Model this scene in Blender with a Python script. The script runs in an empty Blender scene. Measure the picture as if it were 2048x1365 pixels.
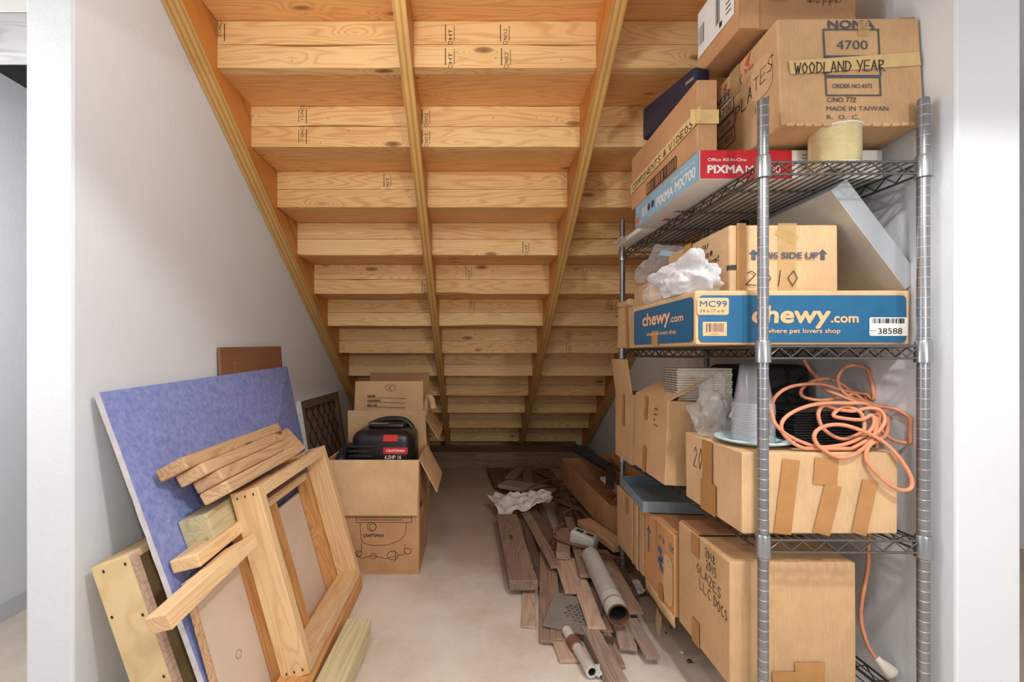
import bpy, bmesh, math, random
from mathutils import Vector, Matrix, noise
random.seed(7)
C = bpy.context.scene.collection
SC = bpy.context.scene
# ------------------------------------------------------------------ camera
F, X0, Y0, CH = 900.0, 945.0, 708.0, 1.065      # focal length in px, vanishing point, lens height
cam = bpy.data.objects.new('camera', bpy.data.cameras.new('camera'))
C.objects.link(cam); SC.camera = cam
cam.location = (0, 0, CH); cam.rotation_euler = (math.pi/2, 0, 0)
cam.data.sensor_width = 36; cam.data.lens = F/2048*36
cam.data.shift_x = (1024-X0)/2048; cam.data.shift_y = (Y0-682.5)/2048
cam.data.clip_start = 0.02
# ------------------------------------------------------------------ world, lamps, exposure
w = bpy.data.worlds.new('world'); SC.world = w; w.use_nodes = True
w.node_tree.nodes['Background'].inputs[0].default_value = (.97, .985, 1, 1)
w.node_tree.nodes['Background'].inputs[1].default_value = .42
def lamp(name, loc, power, radius, col=(1, .96, .9)):
    l = bpy.data.lights.new(name, 'POINT'); l.energy = power; l.shadow_soft_size = radius; l.color = col
    o = bpy.data.objects.new(name, l); o.location = loc; C.objects.link(o); return o
lamp('ceiling_bulb', (.62, .28, 2.08), 40, .05, (1, .985, .96))
lamp('unseen_flash', (.95, -1.1, 1.45), 36, .06, (1, .985, .96))  # unseen flash-like light behind the camera, added to reach the stairs
lamp('stair_fill', (-.25, .86, 2.02), 7, .06, (1, .98, .95))  # fill light added above the view for the stair underside
lamp('hall_fill', (-1.5, 1.0, 1.5), 16, .1, (1, .98, .96))  # light added out of view to brighten the hall wall
lamp('rear_fill', (-.1, -1.8, 2.1), 9, .12, (1, .98, .96))  # general fill added behind the camera, no fixture seen
SC.view_settings.view_transform = 'Standard'; SC.view_settings.look = 'None'
SC.view_settings.exposure = 0.45; SC.view_settings.gamma = 1
SC.cycles.transparent_max_bounces = 48
# ------------------------------------------------------------------ materials
def L(r, g, b):
    f = lambda c: (c/255/12.92) if c/255 <= .04045 else ((c/255+.055)/1.055)**2.4
    return (f(r), f(g), f(b), 1)
class NT:
    def __init__(s, name):
        s.mat = bpy.data.materials.new(name); s.mat.use_nodes = True
        s.n = s.mat.node_tree.nodes; s.l = s.mat.node_tree.links; s.b = s.n['Principled BSDF']
    def node(s, t, **k):
        n = s.n.new(t)
        for a, v in k.items():
            if a.startswith('i_'):
                key = a[2:]
                n.inputs[int(key) if key.isdigit() else key].default_value = v
            else: setattr(n, a, v)
        return n
    def link(s, a, b): s.l.new(a, b)
    def coord(s, scale, rnd=True):
        tc = s.node('ShaderNodeTexCoord'); out = tc.outputs['Object']
        if rnd:
            oi = s.node('ShaderNodeObjectInfo')
            mu = s.node('ShaderNodeVectorMath', operation='MULTIPLY_ADD')
            cb = s.node('ShaderNodeCombineXYZ')
            m2 = s.node('ShaderNodeMath', operation='MULTIPLY', i_1=37.0); s.link(oi.outputs['Random'], m2.inputs[0])
            m3 = s.node('ShaderNodeMath', operation='MULTIPLY', i_1=19.0); s.link(oi.outputs['Random'], m3.inputs[0])
            for i in range(3): s.link((m2 if i == 0 else m3).outputs[0], cb.inputs[i])
            mu.inputs[1].default_value = (1, 1, 1); s.link(out, mu.inputs[0]); s.link(cb.outputs[0], mu.inputs[2]); out = mu.outputs[0]
        m = s.node('ShaderNodeVectorMath', operation='MULTIPLY'); m.inputs[1].default_value = scale
        s.link(out, m.inputs[0]); return m.outputs[0]
    def noise(s, co, scale=1, detail=3, rough=.55):
        n = s.node('ShaderNodeTexNoise', i_Scale=scale, i_Detail=detail, i_Roughness=rough); s.link(co, n.inputs['Vector']); return n.outputs['Fac']
    def math(s, op, a, b=0.0, clamp=False):
        m = s.node('ShaderNodeMath', operation=op, use_clamp=clamp)
        for i, v in enumerate((a, b)):
            if isinstance(v, (int, float)): m.inputs[i].default_value = v
            else: s.link(v, m.inputs[i])
        return m.outputs[0]
    def mix(s, fac, a, b):
        m = s.node('ShaderNodeMix', data_type='RGBA')
        for i, v in ((0, fac), (6, a), (7, b)):
            if isinstance(v, (int, float, tuple)): m.inputs[i].default_value = v
            else: s.link(v, m.inputs[i])
        return m.outputs[2]
    def ramp(s, fac, lo, hi):
        m = s.node('ShaderNodeMapRange', interpolation_type='SMOOTHSTEP', i_1=lo, i_2=hi); s.link(fac, m.inputs[0]); return m.outputs[0]
    def bump(s, h, strength=.2, dist=.002):
        b = s.node('ShaderNodeBump', i_Strength=strength, i_Distance=dist); s.link(h, b.inputs['Height']); s.link(b.outputs[0], s.b.inputs['Normal'])
    def done(s, col, rough=.6, metal=0.0, spec=None):
        if isinstance(col, tuple): s.b.inputs['Base Color'].default_value = col
        else: s.link(col, s.b.inputs['Base Color'])
        s.b.inputs['Roughness'].default_value = rough; s.b.inputs['Metallic'].default_value = metal
        if spec is not None: s.b.inputs['Specular IOR Level'].default_value = spec
        return s.mat
def plain(name, col, rough=.6, metal=0.0, var=.12, scale=30):
    s = NT(name); n = s.noise(s.coord((scale,)*3), 1, 4)
    d = tuple(c*(1-var*2) for c in col[:3])+(1,); u = tuple(min(1, c*(1+var)) for c in col[:3])+(1,)
    return s.done(s.mix(n, d, u), rough, metal)
def wood(name, light, dark, knots=.5, ring=26, rough=.62, fiber=.35, vary=.25):
    s = NT(name); co = s.coord((1, 1, 1))
    def sc(v):
        m = s.node('ShaderNodeVectorMath', operation='MULTIPLY'); m.inputs[1].default_value = v; s.link(co, m.inputs[0]); return m.outputs[0]
    vo = s.node('ShaderNodeTexVoronoi', i_Scale=1.0); s.link(sc((3.4, 10.5, 10.5)), vo.inputs['Vector'])
    dist = vo.outputs['Distance']; sep = s.node('ShaderNodeSeparateColor'); s.link(vo.outputs['Color'], sep.inputs[0])
    on = s.math('GREATER_THAN', sep.outputs[0], 1-knots)
    swell = s.math('MULTIPLY', s.math('SUBTRACT', 1.0, s.ramp(dist, .0, .42)), on)
    n1 = s.noise(sc((.75, 9, 9)), 1, 2, .45)
    n1 = s.math('ADD', n1, s.math('MULTIPLY', swell, .16))
    rg = s.math('SINE', s.math('MULTIPLY', n1, ring*6.28))
    rg = s.math('POWER', s.math('MULTIPLY_ADD', rg, .5), 1.0) if False else s.math('MULTIPLY', s.math('ADD', rg, 1.0), .5)
    rg = s.math('POWER', rg, 2.2)
    fb = s.noise(sc((4, 190, 190)), 1, 2)
    big = s.noise(sc((.6, 4, 4)), 1, 2)
    f = s.math('ADD', s.math('MULTIPLY', rg, .42), s.math('MULTIPLY', s.math('SUBTRACT', fb, .5), fiber), True)
    f = s.math('ADD', f, s.math('MULTIPLY', s.math('SUBTRACT', big, .42), 1.1), True)
    oi = s.node('ShaderNodeObjectInfo')
    f = s.math('ADD', f, s.math('MULTIPLY', s.math('SUBTRACT', s.math('FRACT', s.math('MULTIPLY', oi.outputs['Random'], 7.31)), .5), vary), True)
    col = s.mix(f, light, dark)
    ko = s.math('MULTIPLY', s.math('SUBTRACT', 1.0, s.ramp(dist, .085, .17)), on)
    kd = tuple(c*.42 for c in dark[:3])+(1,); kk = tuple(c*.1 for c in dark[:3])+(1,)
    col = s.mix(s.math('MULTIPLY', ko, .8), col, kd)
    k2 = s.math('MULTIPLY', s.math('SUBTRACT', 1.0, s.ramp(dist, .02, .075)), on)
    col = s.mix(s.math('MULTIPLY', k2, .75), col, kk)
    s.bump(f, .15, .0012)
    return s.done(col, rough)
M = {}
M['pine'] = wood('pine', L(246, 208, 148), L(208, 138, 70), .62, 24)
M['tread'] = wood('tread_pine', L(242, 188, 124), L(206, 136, 70), .4, 20)
M['lumber'] = wood('new_lumber', L(238, 202, 154), L(210, 158, 106), .4, 18)
M['lumber_dark'] = wood('orange_lumber', L(214, 158, 98), L(166, 104, 54), .4, 22)
M['treated'] = wood('treated_lumber', L(216, 202, 160), L(172, 152, 108), .3, 16)
M['offcut'] = wood('weathered_offcut', L(218, 180, 138), L(170, 124, 86), .45, 18)
M['old'] = wood('old_board', L(152, 124, 104), L(98, 74, 60), .3, 22, .75)
M['old_pale'] = wood('old_pale_board', L(190, 160, 138), L(146, 116, 96), .2, 18, .75)
M['old_grey'] = wood('grey_board', L(164, 142, 126), L(108, 86, 74), .25, 22, .8)
M['old_dark'] = wood('dark_board', L(112, 86, 70), L(62, 44, 34), .2, 22, .8)
M['lvl'] = wood('stringer_face', L(206, 136, 62), L(140, 78, 30), .1, 4, .42, .5, .1)
M['ply_edge'] = None
def ply_edge(name, a, b, n=8, axis=0, T=.045):
    s = NT(name); tc = s.node('ShaderNodeTexCoord'); sp = s.node('ShaderNodeSeparateXYZ'); s.link(tc.outputs['Object'], sp.inputs[0])
    nz = s.noise(s.coord((14, 3, 3)), 1, 3)
    x = s.math('MULTIPLY', sp.outputs[axis], n/T*6.28/2); x = s.math('ADD', x, s.math('MULTIPLY', nz, 1.4))
    f = s.math('MULTIPLY', s.math('ADD', s.math('SINE', x), 1.0), .5)
    f = s.math('POWER', f, 2.0); f = s.math('ADD', s.math('MULTIPLY', f, .6), s.math('MULTIPLY', nz, .3), True)
    return s.done(s.mix(f, a, b), .55)
M['ply_edge'] = ply_edge('stringer_edge', L(214, 170, 74), L(140, 92, 32))
M['ply'] = wood('plywood', L(226, 198, 150), L(200, 164, 112), .15, 2.5, .6, .4, .1)
def cardboard(name, base, flute=0, stain=.12):
    s = NT(name); d = tuple(c*.82 for c in base[:3])+(1,); u = tuple(min(1, c*1.1) for c in base[:3])+(1,)
    n = s.noise(s.coord((5, 5, 5)), 1, 5, .6); n2 = s.noise(s.coord((220, 220, 30)), 1, 2)
    f = s.math('ADD', s.math('MULTIPLY', n, .75), s.math('MULTIPLY', n2, .25))
    col = s.mix(s.ramp(f, .3, .7), d, u)
    s.bump(n, .25, .006)
    return s.done(col, .75)
M['card'] = cardboard('cardboard', L(206, 166, 122))
M['card_pale'] = cardboard('pale_cardboard', L(216, 178, 134))
M['card_red'] = cardboard('reddish_cardboard', L(196, 148, 104))
M['card_dark'] = cardboard('brown_cardboard', L(178, 132, 92))
M['card_in'] = cardboard('inner_cardboard', L(150, 112, 80))
M['card_stain'] = cardboard('stained_cardboard', L(206, 150, 98))
M['tape'] = plain('brown_tape', L(190, 138, 84), .28)
M['tape_clear'] = plain('yellowed_tape', L(214, 178, 120), .25)
M['tape_clear'].node_tree.nodes['Principled BSDF'].inputs['Alpha'].default_value = .55
M['masking'] = plain('masking_tape', L(222, 190, 132), .6)
M['ink'] = plain('ink', L(84, 88, 96), .7)
M['black'] = plain('black_marker', L(44, 38, 36), .6)
M['red_ink'] = plain('red_ink', L(222, 84, 62), .6)
M['blue_ink'] = plain('blue_ink', L(86, 106, 150), .6)
M['white'] = plain('white_paper', L(232, 230, 226), .6, 0, .04)
M['chewy'] = plain('blue_print', L(28, 98, 140), .45)
M['peach'] = plain('peach_print', L(236, 184, 136), .6)
M['red'] = plain('red_print', L(206, 34, 46), .35)
M['orange'] = plain('orange_print', L(232, 96, 50), .45)
M['lblue'] = plain('light_blue_print', L(140, 182, 208), .45)
M['navy'] = plain('navy_vinyl', L(24, 30, 56), .45)
M['paint'] = None
def painted(name, col, bump=.25):
    s = NT(name); n = s.noise(s.coord((3, 3, 3), False), 1, 5, .65); n2 = s.noise(s.coord((60, 60, 60), False), 1, 4)
    s.bump(s.math('ADD', n2, s.math('MULTIPLY', n, 2.0)), bump, .004)
    d = tuple(c*.93 for c in col[:3])+(1,)
    return s.done(s.mix(n, d, col), .55)
M['paint'] = painted('grey_white_paint', L(226, 229, 233))
M['trimpaint'] = painted('trim_paint', L(200, 202, 204))
M['joist'] = wood('grey_joist', L(190, 190, 190), L(140, 140, 138), .1, 20)
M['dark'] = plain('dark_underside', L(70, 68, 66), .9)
def concrete():
    s = NT('concrete'); a = s.noise(s.coord((1.7, 1.7, 1.7), False), 1, 6, .6); b = s.noise(s.coord((38, 38, 38), False), 1, 5, .7); c = s.noise(s.coord((.9, .5, 1), False), 1, 3)
    col = s.mix(s.ramp(a, .35, .68), L(226, 214, 202), L(202, 184, 166))
    col = s.mix(s.math('MULTIPLY', s.ramp(b, .45, .8), .35), col, L(232, 226, 220))
    col = s.mix(s.math('MULTIPLY', s.ramp(c, .48, .7), .4), col, L(176, 148, 120))
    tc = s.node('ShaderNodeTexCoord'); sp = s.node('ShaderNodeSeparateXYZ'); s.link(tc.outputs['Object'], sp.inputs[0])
    e = s.noise(s.coord((2.6, 2.6, 2.6), False), 1, 5, .6)                       # brown dirt plus painted shade, under the stair and around the scrap pile
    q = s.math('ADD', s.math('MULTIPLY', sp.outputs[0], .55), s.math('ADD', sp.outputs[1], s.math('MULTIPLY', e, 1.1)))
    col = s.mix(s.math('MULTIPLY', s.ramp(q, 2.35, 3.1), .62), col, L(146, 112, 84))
    s.bump(b, .2, .003); return s.done(col, .7)
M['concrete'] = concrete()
def blueboard():
    s = NT('blue_board_paper'); a = s.noise(s.coord((46, 46, 46)), 1, 6, .7); b = s.noise(s.coord((70, 70, 70)), 1, 3)
    col = s.mix(s.ramp(a, .3, .7), L(116, 128, 190), L(146, 156, 210)); col = s.mix(s.math('MULTIPLY', s.ramp(b, .45, .75), .4), col, L(166, 172, 216))
    return s.done(col, .75)
M['blue'] = blueboard()
M['gypsum'] = plain('gypsum_core', L(214, 208, 208), .9, 0, .2)
M['mdf'] = plain('pinkish_panel', L(226, 204, 184), .6, 0, .07, 9)
M['hardboard'] = plain('brown_hardboard', L(146, 100, 72), .5, 0, .15, 12)
def metal(name, col, rough=.35, scale=9, met=.85):
    s = NT(name); n = s.noise(s.coord((scale,)*3), 1, 4); d = tuple(c*.72 for c in col[:3])+(1,)
    return s.done(s.mix(n, d, col), rough, met)
M['chrome'] = metal('grey_chrome', L(176, 178, 182), .3)
def post_mat():
    s = NT('grooved_post'); tc = s.node('ShaderNodeTexCoord'); sp = s.node('ShaderNodeSeparateXYZ'); s.link(tc.outputs['Object'], sp.inputs[0])
    fz = s.math('ABSOLUTE', s.math('SUBTRACT', s.math('FRACT', s.math('MULTIPLY', sp.outputs[2], 1/.0254)), .5))
    g = s.math('SUBTRACT', 1.0, s.ramp(fz, .02, .06)); n = s.noise(s.coord((9, 9, 9)), 1, 4)
    col = s.mix(n, L(120, 120, 124), L(160, 161, 164)); s.bump(s.math('SUBTRACT', 1.0, g), .6, .0015)
    return s.done(s.mix(s.math('MULTIPLY', g, .75), col, L(214, 214, 214)), .33, .75)
M['post'] = post_mat()
M['wire'] = metal('dark_wire', L(128, 124, 122), .38)
M['galv'] = metal('galvanized_sheet', L(206, 210, 214), .42, 12, .7)
M['galv_dull'] = metal('dull_galvanized', L(200, 198, 192), .5, 26, .15)
M['bluesteel'] = metal('blue_grey_sheet', L(150, 168, 182), .45, 8, .15)
M['rust'] = plain('rusty_iron', L(124, 84, 62), .75, .2, .25, 24)
M['iron'] = plain('dull_iron', L(140, 130, 124), .6, .1, .2, 20)
M['gold'] = metal('gold_foil', L(240, 226, 176), .32, 40, .3)
M['bplastic'] = plain('black_plastic', L(26, 26, 28), .32)
M['bmatte'] = plain('black_fabric', L(30, 29, 30), .75)
M['dgrey'] = plain('dark_grey', L(60, 58, 58), .6)
M['cord'] = plain('orange_cord', L(228, 152, 114), .5, 0, .16, 11)
M['plate'] = plain('pale_blue_plastic', L(196, 226, 228), .35, 0, .03)
M['ivory'] = plain('ivory_paper', L(228, 218, 202), .7, 0, .05)
M['flake'] = None
def flaky():
    s = NT('flaking_white_paint'); a = s.noise(s.coord((22, 22, 22)), 1, 5, .7)
    return s.done(s.mix(s.ramp(a, .60, .66), L(224, 222, 218), L(112, 92, 76)), .7)
M['flake'] = flaky()
M['sash'] = plain('aged_sash_wood', L(120, 102, 84), .6)
M['pane'] = plain('dusty_brown_pane', L(136, 120, 104), .4)
M['lead'] = plain('lead_came', L(64, 54, 46), .5)
M['sheet'] = plain('dirty_white_sheet', L(206, 196, 188), .5, 0, .1)
def clear(name, col, alpha, rough=.12):
    s = NT(name); n = s.noise(s.coord((40, 40, 40)), 1, 3)
    s.b.inputs['Base Color'].default_value = col; s.b.inputs['Roughness'].default_value = rough; s.b.inputs['Alpha'].default_value = alpha
    s.b.inputs['Specular IOR Level'].default_value = .8
    lw = s.node('ShaderNodeLayerWeight', i_0=.35); s.link(s.math('ADD', s.math('MULTIPLY', lw.outputs['Facing'], .10 if 'clear_' in name and 'bag' not in name else .45), alpha, True), s.b.inputs['Alpha'])
    if 'bag' in name: s.bump(n, .5, .01)
    return s.mat
M['cup'] = clear('clear_plastic', L(236, 236, 240), .02, .07)
M['rim'] = clear('clear_rim', L(226, 226, 230), .34)
M['bag'] = clear('clear_bag_plastic', L(232, 230, 230), .14)
M['milky'] = clear('milky_bag_plastic', L(230, 231, 236), .5, .18)
# ------------------------------------------------------------------ mesh builder
_text = {}
def text_geo(s, bold=0.0):
    k = (s, bold)
    if k not in _text:
        cu = bpy.data.curves.new('t', 'FONT'); cu.body = s; cu.size = 1; cu.offset = bold; cu.resolution_u = 3
        o = bpy.data.objects.new('t', cu); C.objects.link(o)
        dg = bpy.context.evaluated_depsgraph_get(); me = bpy.data.meshes.new_from_object(o.evaluated_get(dg))
        vs = [v.co.copy() for v in me.vertices]; fs = [tuple(p.vertices) for p in me.polygons]
        bpy.data.objects.remove(o); bpy.data.meshes.remove(me); bpy.data.curves.remove(cu)
        if vs:
            x0 = min(v.x for v in vs); x1 = max(v.x for v in vs); y0 = min(v.y for v in vs); y1 = max(v.y for v in vs)
        else: x0 = x1 = y0 = y1 = 0
        _text[k] = (vs, fs, x0, x1, y0, y1)
    return _text[k]
GL = {'A': '0,0 .5,1 1,0|.2,.4 .8,.4', 'B': '0,0 0,1 .8,.9 .7,.55 0,.5 .9,.3 .7,0 0,0', 'C': '1,.9 .4,1 0,.5 .4,0 1,.1', 'D': '0,1 0,0 .7,.1 1,.5 .7,.9 0,1',
      'E': '1,1 0,1 0,0 1,0|0,.5 .8,.5', 'G': '1,.85 .5,1 0,.5 .4,0 1,.15 1,.5 .6,.5', 'H': '0,1 0,0|1,1 1,0|0,.5 1,.5', 'I': '.5,1 .5,0', 'K': '0,1 0,0|1,1 0,.5 1,0',
      'L': '0,1 0,0 1,0', 'M': '0,0 0,1 .5,.4 1,1 1,0', 'N': '0,0 0,1 1,0 1,1', 'O': '.5,1 0,.6 .3,0 .8,.1 1,.6 .5,1', 'P': '0,0 0,1 .9,.9 .9,.6 0,.5',
      'R': '0,0 0,1 .9,.9 .8,.55 0,.5 1.2,-.1', 'S': '1,.9 .4,1 .1,.75 .9,.3 .6,0 0,.1', 'T': '0,1 1,1|.5,1 .5,0', 'U': '0,1 0,.2 .5,0 1,.2 1,1', 'V': '0,1 .5,0 1,1',
      'W': '0,1 .2,0 .5,.7 .8,0 1,1', 'Y': '0,1 .5,.5|1,1 .3,-.1', 'Z': '0,1 1,1 0,0 1,0', 'X': '0,1 1,0|1,1 0,0', '&': '1,0 .2,.8 .5,1 .7,.8 0,.3 .4,0 1,.5', '+': '.5,.9 .5,.1|0,.5 1,.5',
      '0': '.5,1 0,.5 .5,0 1,.5 .5,1', '1': '.5,1 .5,0', '2': '0,.8 .4,1 .9,.75 0,0 1,0', '3': '0,.9 .8,1 .3,.55 .9,.3 .5,0 0,.1', '4': '.7,0 .7,1 0,.4 1,.4', '5': '1,1 .1,1 0,.55 .8,.5 .8,.1 0,0',
      '7': '0,1 1,1 .4,0', '8': '.5,.5 .1,.8 .5,1 .9,.8 .5,.5 0,.2 .5,0 1,.2 .5,.5',
      'a': '.9,.5 .3,.6 .1,.2 .6,0 .9,.5 1,0', 'n': '0,.6 0,0 .1,.5 .7,.6 .8,0', 'd': '.9,1 .9,0 .3,0 .1,.3 .4,.6 .9,.4', 'p': '.1,.6 0,-.5 .1,.5 .7,.6 .8,.2 .1,.1', 'i': '.4,.6 .5,0', 'e': '.1,.3 .9,.4 .5,.6 .1,.3 .4,0 1,.1',
      's': '.9,.55 .3,.6 .7,.25 .1,0', 'l': '.4,1 .4,0 .7,0', 't': '.4,.9 .4,0 .8,0|0,.6 .9,.65', 'h': '0,1 0,0 .1,.5 .7,.55 .8,0', 'r': '0,.6 0,0 .2,.5 .9,.6', 'm': '0,.6 0,0 .2,.6 .4,0 .6,.6 .9,0',
      'o': '.5,.6 .1,.3 .5,0 .9,.3 .5,.6', 'u': '0,.6 .1,0 .7,.1 .8,.6 .9,0', 'b': '0,1 0,0 .8,.1 .7,.5 0,.4', ' ': ''}
class MB:
    def __init__(s): s.v = []; s.f = []; s.m = []; s.sm = []
    def add(s, vs, fs, mi=0, smooth=False, T=None):
        o = len(s.v)
        s.v += [(T @ Vector(v)) if T is not None else Vector(v) for v in vs]
        for f in fs: s.f.append(tuple(i+o for i in f)); s.m.append(mi); s.sm.append(smooth)
        return s
    def box(s, a, b, mi=0, T=None):
        (x0, y0, z0), (x1, y1, z1) = a, b
        return s.hexa([(x0, y0, z0), (x1, y0, z0), (x1, y1, z0), (x0, y1, z0), (x0, y0, z1), (x1, y0, z1), (x1, y1, z1), (x0, y1, z1)], mi, T)
    def hexa(s, p, mi=0, T=None):
        return s.add(p, [(0, 3, 2, 1), (4, 5, 6, 7), (0, 1, 5, 4), (1, 2, 6, 5), (2, 3, 7, 6), (3, 0, 4, 7)], mi, False, T)
    def rbox(s, a, b, r, seg=2, mi=0, T=None, smooth=True, jit=0, cuts=0):
        bm = bmesh.new(); bmesh.ops.create_cube(bm, size=1)
        c = (Vector(a)+Vector(b))/2; d = Vector(b)-Vector(a)
        for v in bm.verts: v.co = Vector((v.co.x*d.x, v.co.y*d.y, v.co.z*d.z))+c
        bmesh.ops.bevel(bm, geom=bm.edges[:], offset=r, segments=seg, affect='EDGES', profile=.5)
        if cuts: bmesh.ops.subdivide_edges(bm, edges=bm.edges[:], cuts=cuts, use_grid_fill=True)
        if jit:
            for v in bm.verts:                            # dents only go inwards, so print stays on the surface
                q = v.co+noise.noise_vector(v.co*7)*jit
                v.co = Vector([min(max(q[i], a[i]), b[i]) for i in range(3)]) if not cuts else q
        bm.verts.index_update()
        s.add([v.co.copy() for v in bm.verts], [tuple(v.index for v in f.verts) for f in bm.faces], mi, smooth, T); bm.free(); return s
    def tube(s, pts, r, n=8, mi=0, T=None, closed=False, caps=True):
        pts = [Vector(p) for p in pts]; N = len(pts); rs = r if isinstance(r, (list, tuple)) else [r]*N
        tang = []
        for i in range(N):
            a = pts[(i-1) % N] if (closed or i > 0) else pts[i]; b = pts[(i+1) % N] if (closed or i < N-1) else pts[i]
            t = (b-a); tang.append(t.normalized() if t.length > 1e-9 else Vector((0, 0, 1)))
        u = tang[0].orthogonal().normalized(); vs = []
        for i in range(N):
            t = tang[i]; u = (u-t*u.dot(t)); u = u.normalized() if u.length > 1e-6 else t.orthogonal().normalized(); q = t.cross(u)
            for k in range(n):
                a = 2*math.pi*k/n; vs.append(pts[i]+(u*math.cos(a)+q*math.sin(a))*rs[i])
        fs = []
        for i in range(N if closed else N-1):
            j = (i+1) % N
            for k in range(n): fs.append((i*n+k, i*n+(k+1) % n, j*n+(k+1) % n, j*n+k))
        s.add(vs, fs, mi, True, T)
        if caps and not closed: s.add([vs[k] for k in range(n)][::-1], [tuple(range(n))], mi, False, T); s.add(vs[-n:], [tuple(range(n))], mi, False, T)
        return s
    def lathe(s, prof, n=24, mi=0, T=None, smooth=True):
        runs = [[prof[0]]]
        for i in range(1, len(prof)):
            runs[-1].append(prof[i])
            if i < len(prof)-1:
                a = Vector((prof[i][0]-prof[i-1][0], prof[i][1]-prof[i-1][1])); b = Vector((prof[i+1][0]-prof[i][0], prof[i+1][1]-prof[i][1]))
                if a.length > 0 and b.length > 0 and a.angle(b) > .6: runs.append([prof[i]])
        for q in runs:
            vs = [(r*math.cos(2*math.pi*k/n), r*math.sin(2*math.pi*k/n), z) for r, z in q for k in range(n)]
            fs = [(i*n+k, i*n+(k+1) % n, (i+1)*n+(k+1) % n, (i+1)*n+k) for i in range(len(q)-1) for k in range(n)]
            s.add(vs, fs, mi, smooth, T)
        return s
    def prism(s, pts, h, mi=0, T=None):                   # polygon in local XY, thickness along -z .. 0
        n = len(pts); vs = [(x, y, 0) for x, y in pts]+[(x, y, -h) for x, y in pts]
        return s.add(vs, [tuple(range(n)), tuple(range(2*n-1, n-1, -1))]+[(i, n+i, n+(i+1) % n, (i+1) % n) for i in range(n)], mi, False, T)
    def text(s, t, T, x, y, h, width=None, mi=1, bold=0.0, shear=0.0, center=False):
        vs, fs, x0, x1, y0, y1 = text_geo(t)
        k = h/.73; kx = k if width is None else width/(x1-x0); off = -(x1-x0)*kx/2 if center else 0
        sh = [(0, 0)]
        if bold: sh += [(bold*k*math.cos(q*math.pi/4), bold*k*math.sin(q*math.pi/4)) for q in range(8)]
        for q, (ax, ay) in enumerate(sh):
            s.add([((v.x-x0)*kx+off+x+ax+shear*v.y*k, v.y*k+y+ay, q*.00001) for v in vs], fs, mi, False, T)
        return s
    def rect(s, T, x0, y0, x1, y1, mi=1, z=0):
        return s.add([(x0, y0, z), (x1, y0, z), (x1, y1, z), (x0, y1, z)], [(0, 1, 2, 3)], mi, False, T)
    def rrect(s, T, x0, y0, x1, y1, r, mi=1, z=0):
        p = []
        for cx, cy, a0 in ((x1-r, y1-r, 0), (x0+r, y1-r, 90), (x0+r, y0+r, 180), (x1-r, y0+r, 270)):
            for k in range(5): a = math.radians(a0+k*22.5); p.append((cx+r*math.cos(a), cy+r*math.sin(a), z))
        return s.add(p, [tuple(range(len(p)))], mi, False, T)
    def line(s, T, pts, wd, mi=1, z=0):
        for (ax, ay), (bx, by) in zip(pts, pts[1:]):
            dx, dy = bx-ax, by-ay; l = math.hypot(dx, dy) or 1; nx, ny = -dy/l*wd/2, dx/l*wd/2; ex, ey = dx/l*wd*.4, dy/l*wd*.4
            s.add([(ax+nx-ex, ay+ny-ey, z), (ax-nx-ex, ay-ny-ey, z), (bx-nx+ex, by-ny+ey, z), (bx+nx+ex, by+ny+ey, z)], [(0, 1, 2, 3)], mi, False, T)
            z += .00001
        return s
    def frame(s, T, x0, y0, x1, y1, wd, mi=1): return s.line(T, [(x0, y0), (x1, y0), (x1, y1), (x0, y1), (x0, y0)], wd, mi)
    def hand(s, t, T, x, y, h, adv=.8, wd=.0025, mi=1, slant=.1, rise=0.0):
        rn = random.Random(t)
        cx = x
        for ch in t:
            g = GL.get(ch, ''); cw = h*adv*.72
            for st in g.split('|'):
                if not st: continue
                p = [tuple(map(float, q.split(','))) for q in st.split()]
                s.line(T, [(cx+(a+rn.uniform(-.06, .06))*cw+slant*b*h, y+(cx-x)*rise+(b+rn.uniform(-.05, .05))*h) for a, b in p], wd, mi, .0001)
            cx += h*adv*(.6 if ch in 'il ' else 1)
        return s
    def bars(s, T, x0, y0, x1, y1, n=26, mi=1, seed=1):
        rn = random.Random(seed); x = x0; st = (x1-x0)/n
        while x < x1-st*.4: ww = st*rn.choice((.25, .4, .7)); s.rect(T, x, y0, min(x+ww, x1), y1, mi); x += st*rn.choice((.7, 1, 1.3))
        return s
    def build(s, name, mats, parent=None, T=None, bevel=0):
        if not isinstance(mats, (list, tuple)): mats = [mats]
        me = bpy.data.meshes.new(name); me.from_pydata([tuple(v) for v in s.v], [], s.f)
        for m in mats: me.materials.append(M[m] if isinstance(m, str) else m)
        me.polygons.foreach_set('material_index', s.m); me.polygons.foreach_set('use_smooth', s.sm)
        me.update(); o = bpy.data.objects.new(name, me); C.objects.link(o)
        if parent is not None: o.parent = parent
        if T is not None: o.matrix_basis = T
        if bevel:
            b = o.modifiers.new('bevel', 'BEVEL'); b.width = bevel; b.segments = 2; b.limit_method = 'ANGLE'; b.angle_limit = .6
        return o
def tag(o, label, cat, group=None, kind=None):
    if label: o['label'] = label
    if cat: o['category'] = cat
    if group: o['group'] = group
    if kind: o['kind'] = kind
    return o
def thing(name, label, cat, T=(0, 0, 0), group=None):
    o = bpy.data.objects.new(name, None); C.objects.link(o); o.empty_display_size = .05
    if isinstance(T, Matrix): o.matrix_basis = T
    else: o.location = T
    return tag(o, label, cat, group)
def struct(name, mb, mats, **k):
    o = mb.build(name, mats, **k); o['kind'] = 'structure'; return o
def copy_tree(o, parent=None):
    c = o.copy(); C.objects.link(c); c.parent = parent
    for ch in o.children: copy_tree(ch, c)
    return c
def P(px, py, d): return Vector(((px-X0)*d/F, d, CH-(py-Y0)*d/F))
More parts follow.
